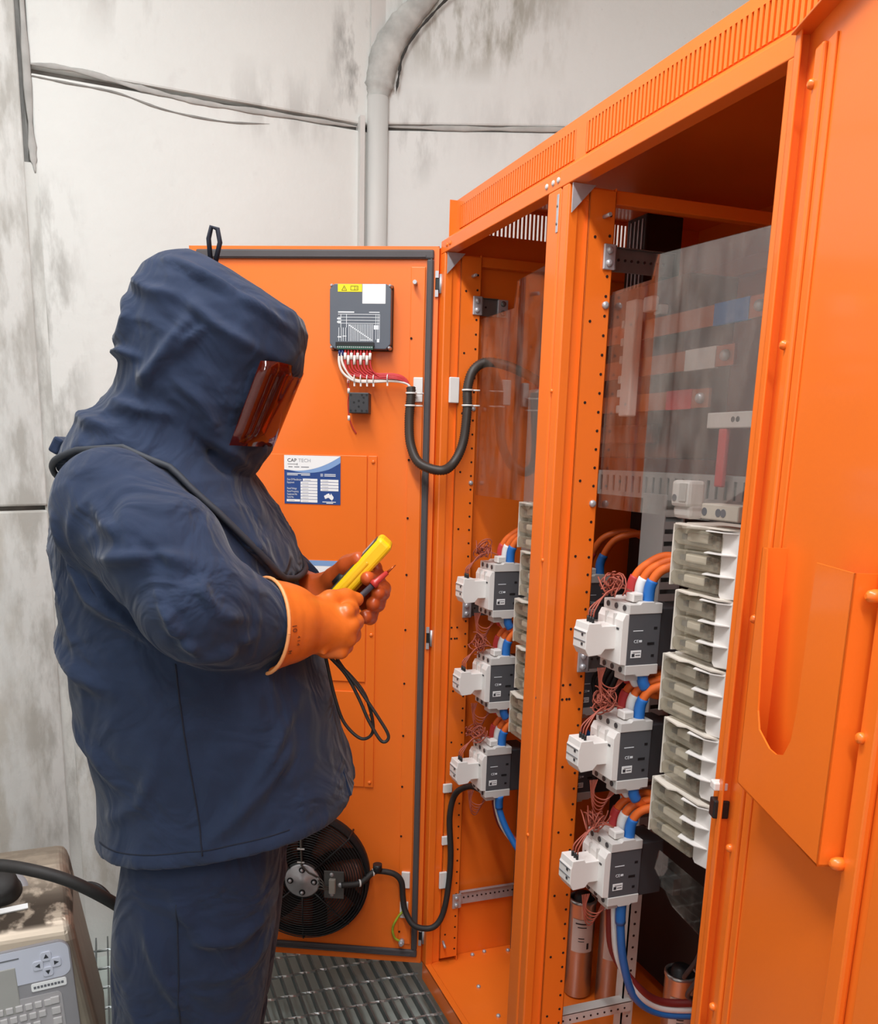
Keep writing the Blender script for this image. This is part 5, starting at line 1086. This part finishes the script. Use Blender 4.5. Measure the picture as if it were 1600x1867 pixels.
V = V + N * (1.5 * creases(V, N, tf) + 1.4 * creases(V, N, tf, 1) + 0.003 * vnoise(V, 24, 8) + cloth(V, N, 0.010, 18, 31))[:, None]
trs = npmesh('trousers', V, Q, NAVY2, person, ORG); seam(trs, [(-0.385, 0.76), (-0.39, 0.55), (-0.395, 0.35), (-0.40, 0.12)])
for v, du in ((VC - 0.112, 0.0), (VC + 0.115, -0.012)):
    lo, hi, h = (-0.58 + du, v - 0.09, -0.01), (-0.20 + du, v + 0.09, 0.2), 0.009
    G = grid(lo, hi, h)
    d = smin(ellip(G, (-0.33 + du, v, 0.04), (0.11, 0.055, 0.05)), ellip(G, (-0.46 + du, v, 0.045), (0.075, 0.05, 0.06)), 0.03); d = smin(d, capsule(G, (-0.455 + du, v, 0.05), (-0.455 + du, v, 0.17), 0.05), 0.02)
    d = np.maximum(d, 0.004 - G[2]); V, Q = nets(d, lo, h); npmesh('boot', relax(V, Q, 2), Q, BLACKRUB, person, ORG)
# ---- gloves
def finish(name, d, lo, h, m, amp=0.0):
    V, Q = nets(d, lo, h); V = relax(V, Q, 3)
    if amp: N = vnormals(V, Q); V = V + N * (amp * vnoise(V, 90, 11))[:, None]
    return npmesh(name, V, Q, m, person, ORG)
lo, hi, h = (-0.30, 1.28, 1.12), (-0.05, 1.56, 1.31), 0.0028
G = grid(lo, hi, h)
cuff = chain(G, [(-0.246, 1.388, 1.224), (-0.215, 1.412, 1.222), (-0.178, 1.436, 1.218)], [0.080, 0.067, 0.046], 0.01)
cuff = np.maximum(cuff, -((G[0] + 0.240) * 0.78 + (G[1] - 1.392) * 0.6 - (G[2] - 1.222) * 0.12))
hol = chain(G, [(-0.27, 1.37, 1.226), (-0.215, 1.412, 1.222), (-0.185, 1.432, 1.218)], [0.082, 0.061, 0.036], 0.01); cuff = np.maximum(cuff, -hol)
d = cuff
palm = ellip(G, (-0.152, 1.452, 1.207), (0.042, 0.024, 0.043)); d = smin(d, palm, 0.018)
d = smin(d, capsule(G, (-0.185, 1.432, 1.215), (-0.13, 1.452, 1.205), 0.040, 0.030), 0.02)
for (z, u, r) in ((1.236, -0.116, 0.0150), (1.214, -0.108, 0.0155), (1.191, -0.112, 0.015), (1.170, -0.124, 0.0138)):
    d = smin(d, chain(G, [(u - 0.028, 1.447, z - 0.002), (u, 1.449, z), (u + 0.006, 1.478, z + 0.001), (u - 0.018, 1.497, z), (u - 0.034, 1.487, z)], [r * 0.8, r, r * 0.95, r * 0.9, r * 0.85], 0.003), 0.004)
d = smin(d, chain(G, [(-0.172, 1.452, 1.236), (-0.146, 1.470, 1.253), (-0.120, 1.490, 1.255), (-0.102, 1.502, 1.250)], [0.020, 0.017, 0.0155, 0.013], 0.006), 0.008)
d = smin(d, capsule(G, (-0.158, 1.424, 1.238), (-0.150, 1.421, 1.172), 0.007, 0.004), 0.010)       # a fold of rubber over the back of the hand
d = smin(d, capsule(G, (-0.180, 1.408, 1.25), (-0.168, 1.410, 1.19), 0.006, 0.004), 0.010)
gl = finish('glove', d, lo, h, RUBBER, 0.0006)
# rolled rim of the gauntlet
c0 = Vector((-0.2415, 1.391, 1.222)); ax = Vector((0.78, 0.6, -0.12)).normalized(); u_ = ax.cross(Vector((0, 0, 1))).normalized(); v_ = ax.cross(u_)
rimp = [c0 + u_ * 0.0775 * math.cos(2 * math.pi * i / 40) + v_ * 0.0775 * math.sin(2 * math.pi * i / 40) for i in range(41)]
MB().tube([L3(*p) for p in rimp], 0.0032, 8, cap=False).build('rim', RIM, gl)
bv = BVHTree.FromPolygons([tuple(v.co) for v in gl.data.vertices], [tuple(p.vertices) for p in gl.data.polygons])
for s_, (u, z), sz in (('10', (-0.190, 1.236), 0.013), ('4 1 4', (-0.183, 1.216), 0.008), ('M', (-0.196, 1.194), 0.009)):     # marks stamped on the cuff
    hit, nn, _, _ = bv.ray_cast(Vector((u - UC, 1.2 - VC, z)), Vector((0, 1, 0)))
    if hit is None: continue
    xa = (Vector((0, 0, -1)) - nn * nn.dot(Vector((0, 0, -1)))).normalized(); ya = nn.cross(xa)
    Mt = Matrix((xa, ya, nn)).transposed().to_4x4(); Mt.translation = hit + nn * 0.0006
    text('stamp', s_, sz, mat('stamp_ink', (112, 52, 24), 0.6), gl, Mt, 0.0003)
lo, hi, h = (-0.29, 1.48, 1.14), (-0.03, 1.76, 1.36), 0.0028
G = grid(lo, hi, h)
cuff = chain(G, [(-0.248, 1.690, 1.216), (-0.22, 1.660, 1.219), (-0.192, 1.636, 1.224)], [0.068, 0.058, 0.044], 0.01)
cuff = np.maximum(cuff, -((G[0] + 0.242) * 0.68 - (G[1] - 1.685) * 0.73)); hol = chain(G, [(-0.27, 1.71, 1.214), (-0.22, 1.66, 1.219), (-0.196, 1.638, 1.224)], [0.074, 0.053, 0.034], 0.01); d = np.maximum(cuff, -hol)
d = smin(d, capsule(G, (-0.195, 1.637, 1.224), (-0.140, 1.632, 1.246), 0.040, 0.034), 0.02)
d = smin(d, ellip(G, (-0.122, 1.634, 1.256), (0.046, 0.018, 0.044)), 0.02)
# four fingers pass under the back of the meter, tips towards the camera
tips = [(-0.085, 1.282), (-0.066, 1.258), (-0.075, 1.237), (-0.088, 1.213)]
bases = [(-0.078, 1.292), (-0.074, 1.270), (-0.082, 1.248), (-0.096, 1.226)]
for (tu, tz), (bu, bz) in zip(tips, bases):
    r = 0.0145
    d = smin(d, chain(G, [(bu - 0.02, 1.638, bz), (bu, 1.634, bz - 0.004), ((tu + bu) / 2 + 0.010, 1.606, (tz + bz) / 2 - 0.010), (tu + 0.006, 1.566, tz - 0.006), (tu, 1.536, tz)], [r, r, r * 1.0, r * 0.97, r * 0.9], 0.004), 0.004)
d = smin(d, chain(G, [(-0.178, 1.624, 1.238), (-0.150, 1.598, 1.272), (-0.122, 1.572, 1.300), (-0.103, 1.556, 1.312)], [0.024, 0.0195, 0.0175, 0.0145], 0.008), 0.010)
gr = finish('glove', d, lo, h, RUBBER_IN, 0.0006)
c0 = Vector((-0.2425, 1.6855, 1.2165)); ax = Vector((0.68, -0.73, 0.0)).normalized(); u_ = ax.cross(Vector((0, 0, 1))).normalized(); v_ = ax.cross(u_)
MB().tube([L3(*(c0 + u_ * 0.0655 * math.cos(2 * math.pi * i / 40) + v_ * 0.0655 * math.sin(2 * math.pi * i / 40))) for i in range(41)], 0.003, 8, cap=False).build('rim', RIM, gr)

# ================================================================== meter, probe and leads (held, so things of their own)
mc = pw(-0.104, 1.578, 1.288); up_ = (UV * 0.66 + Vector((0, 0, 0.75))).normalized(); face = (UV * -0.75 + Vector((0, 0, 0.66))).normalized(); wd_ = up_.cross(face)
MM = Matrix((wd_, face, up_)).transposed().to_4x4(); MM.translation = mc        # local x across, y out of the display, z along the meter
meter = bpy.data.objects.new('multimeter', None); COL.objects.link(meter); meter.matrix_world = MM; meter.empty_display_size = 0.03
tag(meter, 'yellow handheld multimeter tilted up in the gloved hands', 'multimeter')
MB().box(-0.040, 0.040, -0.015, 0.015, -0.095, 0.078).build('case', YELLOW, meter, bevel=0.008, seg=3)
MB().box(-0.041, 0.041, -0.004, 0.004, -0.093, 0.030).build('case_waist', mat('yellow_plastic_dark', (232, 178, 14), 0.4), meter, bevel=0.003)
MB().box(-0.033, 0.033, 0.0145, 0.0165, -0.085, 0.068).build('front_face', DGREY2, meter, bevel=0.002)
MB().box(-0.027, 0.027, 0.0163, 0.0172, 0.020, 0.060).build('display', LCD, meter)
MB().lathe([(0.0, 0.024), (0.016, 0.024), (0.018, 0.0165)], (0, 0, -0.03), 'y', 24).build('dial', BLACK, meter)
MB().box(-0.012, 0.012, -0.020, -0.0145, -0.06, 0.02).build('tilt_stand', YELLOW, meter, bevel=0.002)
pr = thing('test_probe', 'slim dark test probe with red tip guard held in the near glove', 'test probe', pw(-0.125, 1.512, 1.226), world=False)
o0 = pw(-0.125, 1.512, 1.226)
def rel(u, v, z): return pw(u, v, z) - o0
MB().tube([rel(-0.150, 1.505, 1.206), rel(-0.125, 1.512, 1.226), rel(-0.075, 1.522, 1.272)], [0.005, 0.0058, 0.0056], 10).build('handle', mat('probe_grey', (62, 58, 66), 0.4), pr)
MB().tube([rel(-0.075, 1.522, 1.272), rel(-0.070, 1.523, 1.277), rel(-0.068, 1.523, 1.279), rel(-0.05, 1.526, 1.295)], [0.0078, 0.0078, 0.0058, 0.0042], 10).build('finger_guard', mat('probe_red', (186, 54, 50), 0.35), pr)
MB().tube([rel(-0.05, 1.526, 1.295), rel(-0.036, 1.528, 1.308)], [0.0024, 0.0008], 8).build('tip', mat('brass_tip', (190, 96, 60), 0.3, metal=0.8), pr)
def lead(pts, label): 
    o = MB().tube(cr([pw(*p) for p in pts], 10), 0.0030, 8).build('test_lead', BLACKRUB); tag(o, label, 'cable', 'test leads hanging under the gloves')
lead([(-0.150, 1.497, 1.206), (-0.158, 1.487, 1.172), (-0.152, 1.49, 1.14), (-0.139, 1.50, 1.075), (-0.122, 1.505, 1.025), (-0.091, 1.50, 0.998), (-0.070, 1.495, 1.016), (-0.082, 1.49, 1.076), (-0.110, 1.49, 1.116), (-0.145, 1.482, 1.15)], 'black test lead in the wider loop hanging under the gloves')
lead([(-0.150, 1.495, 1.19), (-0.135, 1.49, 1.148), (-0.100, 1.485, 1.101), (-0.062, 1.482, 1.046), (-0.042, 1.482, 1.010), (-0.054, 1.482, 1.0), (-0.077, 1.484, 1.036), (-0.095, 1.486, 1.076), (-0.118, 1.488, 1.118), (-0.148, 1.486, 1.152)], 'black test lead in the narrow slanting loop hanging under the gloves')

# ================================================================== coding printer on the floor
def printer_metal():
    m = BRONZE.copy(); m.name = 'grimy_stainless'; nt = m.node_tree; N = nt.nodes; L = nt.links; b = N['Principled BSDF']
    old = b.inputs['Base Color'].links[0].from_socket
    tc = N.new('ShaderNodeTexCoord'); sp = N.new('ShaderNodeSeparateXYZ'); L.new(tc.outputs['Object'], sp.inputs[0])
    def mr(v, a, c, lo_, hi_):
        x = N.new('ShaderNodeMapRange'); x.inputs[1].default_value = a; x.inputs[2].default_value = c; x.inputs[3].default_value = lo_; x.inputs[4].default_value = hi_; L.new(v, x.inputs[0]); return x.outputs[0]
    def ml(a, c):
        x = N.new('ShaderNodeMath'); x.operation = 'MULTIPLY'; L.new(a, x.inputs[0]); L.new(c, x.inputs[1]); return x.outputs[0]
    nz = N.new('ShaderNodeTexNoise'); nz.inputs['Scale'].default_value = 26; nz.inputs['Detail'].default_value = 6; L.new(tc.outputs['Object'], nz.inputs['Vector'])
    band = ml(mr(sp.outputs[2], 0.396, 0.405, 0, 1), mr(sp.outputs[2], 0.425, 0.465, 1, 0.2)); f = ml(band, mr(nz.outputs['Fac'], 0.40, 0.52, 0, 0.9))
    mx = N.new('ShaderNodeMix'); mx.data_type = 'RGBA'; L.new(f, mx.inputs['Factor']); L.new(old, mx.inputs[6]); mx.inputs[7].default_value = (*lin((72, 62, 54)), 1); L.new(mx.outputs[2], b.inputs['Base Color'])
    rg = N.new('ShaderNodeMath'); rg.operation = 'MULTIPLY_ADD'; L.new(f, rg.inputs[0]); rg.inputs[1].default_value = 0.4; rg.inputs[2].default_value = 0.45; L.new(rg.outputs[0], b.inputs['Roughness'])
    return m
PR = thing('label_printer', 'scuffed stainless coding printer with keypad standing behind the worker', 'printer', (-1.21, 2.16, 0.0), 0.03)
prof = [(-0.17, 0.0), (-0.165, 0.10), (-0.15, 0.365), (-0.135, 0.40), (-0.10, 0.415), (-0.04, 0.435), (0.04, 0.475), (0.08, 0.485), (0.14, 0.485), (0.17, 0.45), (0.175, 0.0)]   # y, z side profile
cs = MB(); n_ = len(prof); xr = [0.345 - 0.075 * min(1, z / 0.48) for y, z in prof]
cs.add([(-0.30, y, z) for y, z in prof] + [(x, y, z) for x, (y, z) in zip(xr, prof)], [tuple(range(n_))[::-1], tuple(range(n_, 2 * n_))] + [(i, (i + 1) % n_, n_ + (i + 1) % n_, n_ + i) for i in range(n_)])
cs.build('casing', printer_metal(), PR, bevel=0.03, seg=5)
Mp = Matrix.Translation((0.0, -0.1575, 0.25)) @ Matrix.Rotation(-0.058, 4, 'X') @ Matrix.Translation((0, 0, -0.25))      # the front face: local x across, z height, -y out
def rr(x0, x1, z0, z1, r=0.03, n=6):
    out = []
    for cx, cz_, a in ((x1 - r, z0 + r, -90), (x1 - r, z1 - r, 0), (x0 + r, z1 - r, 90), (x0 + r, z0 + r, 180)):
        out += [(cx + r * math.cos(math.radians(a + 90 * i / n)), cz_ + r * math.sin(math.radians(a + 90 * i / n))) for i in range(n + 1)]
    return out
Mp = Mp @ Matrix.Translation((0.22, 0, 0.31)) @ Matrix.Rotation(-0.06, 4, 'Y') @ Matrix.Translation((-0.22, 0, -0.31))
pn = MB().prism(rr(-0.20, 0.275, 0.06, 0.372), 'y', -0.006, 0.012, M=Mp).build('control_panel', PANELG, PR, bevel=0.002)
MB().prism(rr(-0.195, 0.271, 0.283, 0.368, 0.022), 'y', -0.0075, 0.0, M=Mp).build('keypad_field', PANELL, pn)
MB().box(-0.10, 0.155, -0.009, -0.004, 0.215, 0.33, M=Mp).build('screen', LCD, pn, bevel=0.006)
MB().box(-0.10, 0.165, -0.0085, -0.004, 0.348, 0.351, M=Mp).build('panel_rule', INK, pn)
cx, cz_ = 0.222, 0.322
for (dx, dz) in ((0.019, 0), (-0.019, 0), (0, 0.019), (0, -0.019)):
    kk = MB().prism(rr(cx + dx - 0.0115, cx + dx + 0.0115, cz_ + dz - 0.0115, cz_ + dz + 0.0115, 0.006), 'y', -0.0105, -0.006, M=Mp).build('arrow_key', PANELL, pn, bevel=0.001)
    a = math.atan2(dz, dx); tri = [(cx + dx + 0.0065 * math.cos(a + q), cz_ + dz + 0.0065 * math.sin(a + q)) for q in (0, 2.2, -2.2)]
    MB().prism(tri, 'y', -0.0112, -0.010, M=Mp).build('arrow', INKD, kk)
lb = MB().prism(rr(0.182, 0.258, 0.260, 0.279, 0.004), 'y', -0.009, -0.005, M=Mp).build('strip_label', PAPER, pn)
for k in range(9): MB().box(0.187 + 0.0074 * k, 0.1925 + 0.0074 * k, -0.0096, -0.0088, 0.2665, 0.2725, M=Mp).build('label_print', INK, lb)
kb = MB().prism(rr(-0.195, 0.244, 0.13, 0.248, 0.010), 'y', -0.008, -0.003, M=Mp).build('keyboard_plate', mat('keyboard_grey', (176, 172, 174), 0.5), pn)
for r_ in range(4):
    for c_ in range(20 - r_):
        x = -0.185 + 0.0205 * c_ + 0.006 * r_; z = 0.219 - 0.0245 * r_
        if x > 0.205: continue
        MB().box(x, x + 0.016, -0.0122, -0.007, z, z + 0.016, M=Mp).build('key', KEYM, pn, bevel=0.002)
for j in range(4): MB().box(0.218, 0.238, -0.0122, -0.007, 0.14 + 0.0265 * j, 0.158 + 0.0265 * j, M=Mp).build('key', KEYM, pn, bevel=0.002)
cpm = Matrix.Translation((0.125, -0.010, 0.440)) @ Matrix.Rotation(0.62, 4, 'X')
MB().lathe([(0.0, 0.06), (0.030, 0.06), (0.040, 0.050), (0.043, 0.025), (0.047, 0.010), (0.047, 0.0)], n=28, M=cpm).build('filler_cap', BLACKRUB, PR)
MB().lathe([(0.047, 0.008), (0.060, 0.008), (0.064, -0.01)], n=28, M=cpm).build('cap_collar', PANELG, PR)
MB().box(0.06, 0.185, -0.003, 0.001, -0.006, 0.008, M=Matrix.Translation((0.0, -0.085, 0.421)) @ Matrix.Rotation(-1.1, 4, 'X') @ Matrix.Rotation(-0.08, 4, 'Y')).build('strip_label', PAPER, PR)
o = MB().tube(cr([(-1.6, 2.15, 0.50), (-1.35, 2.06, 0.57), (-1.12, 2.02, 0.585), (-0.97, 1.97, 0.565), (-0.86, 1.96, 0.50), (-0.78, 1.99, 0.40), (-0.74, 2.05, 0.25), (-0.72, 2.10, 0.01)], 10), 0.014, 12).build('printer_hose', BLACKRUB); tag(o, 'thick black hose arching over the printer to the floor', 'hose')
o = MB().tube(cr([(-0.925, 2.14, 0.44), (-0.88, 2.12, 0.452), (-0.845, 2.10, 0.43), (-0.81, 2.08, 0.36), (-0.79, 2.08, 0.2), (-0.80, 2.1, 0.01)], 8), 0.005, 8).build('printer_cable', BLACK); tag(o, 'thin black cable leaving the side of the printer', 'cable')
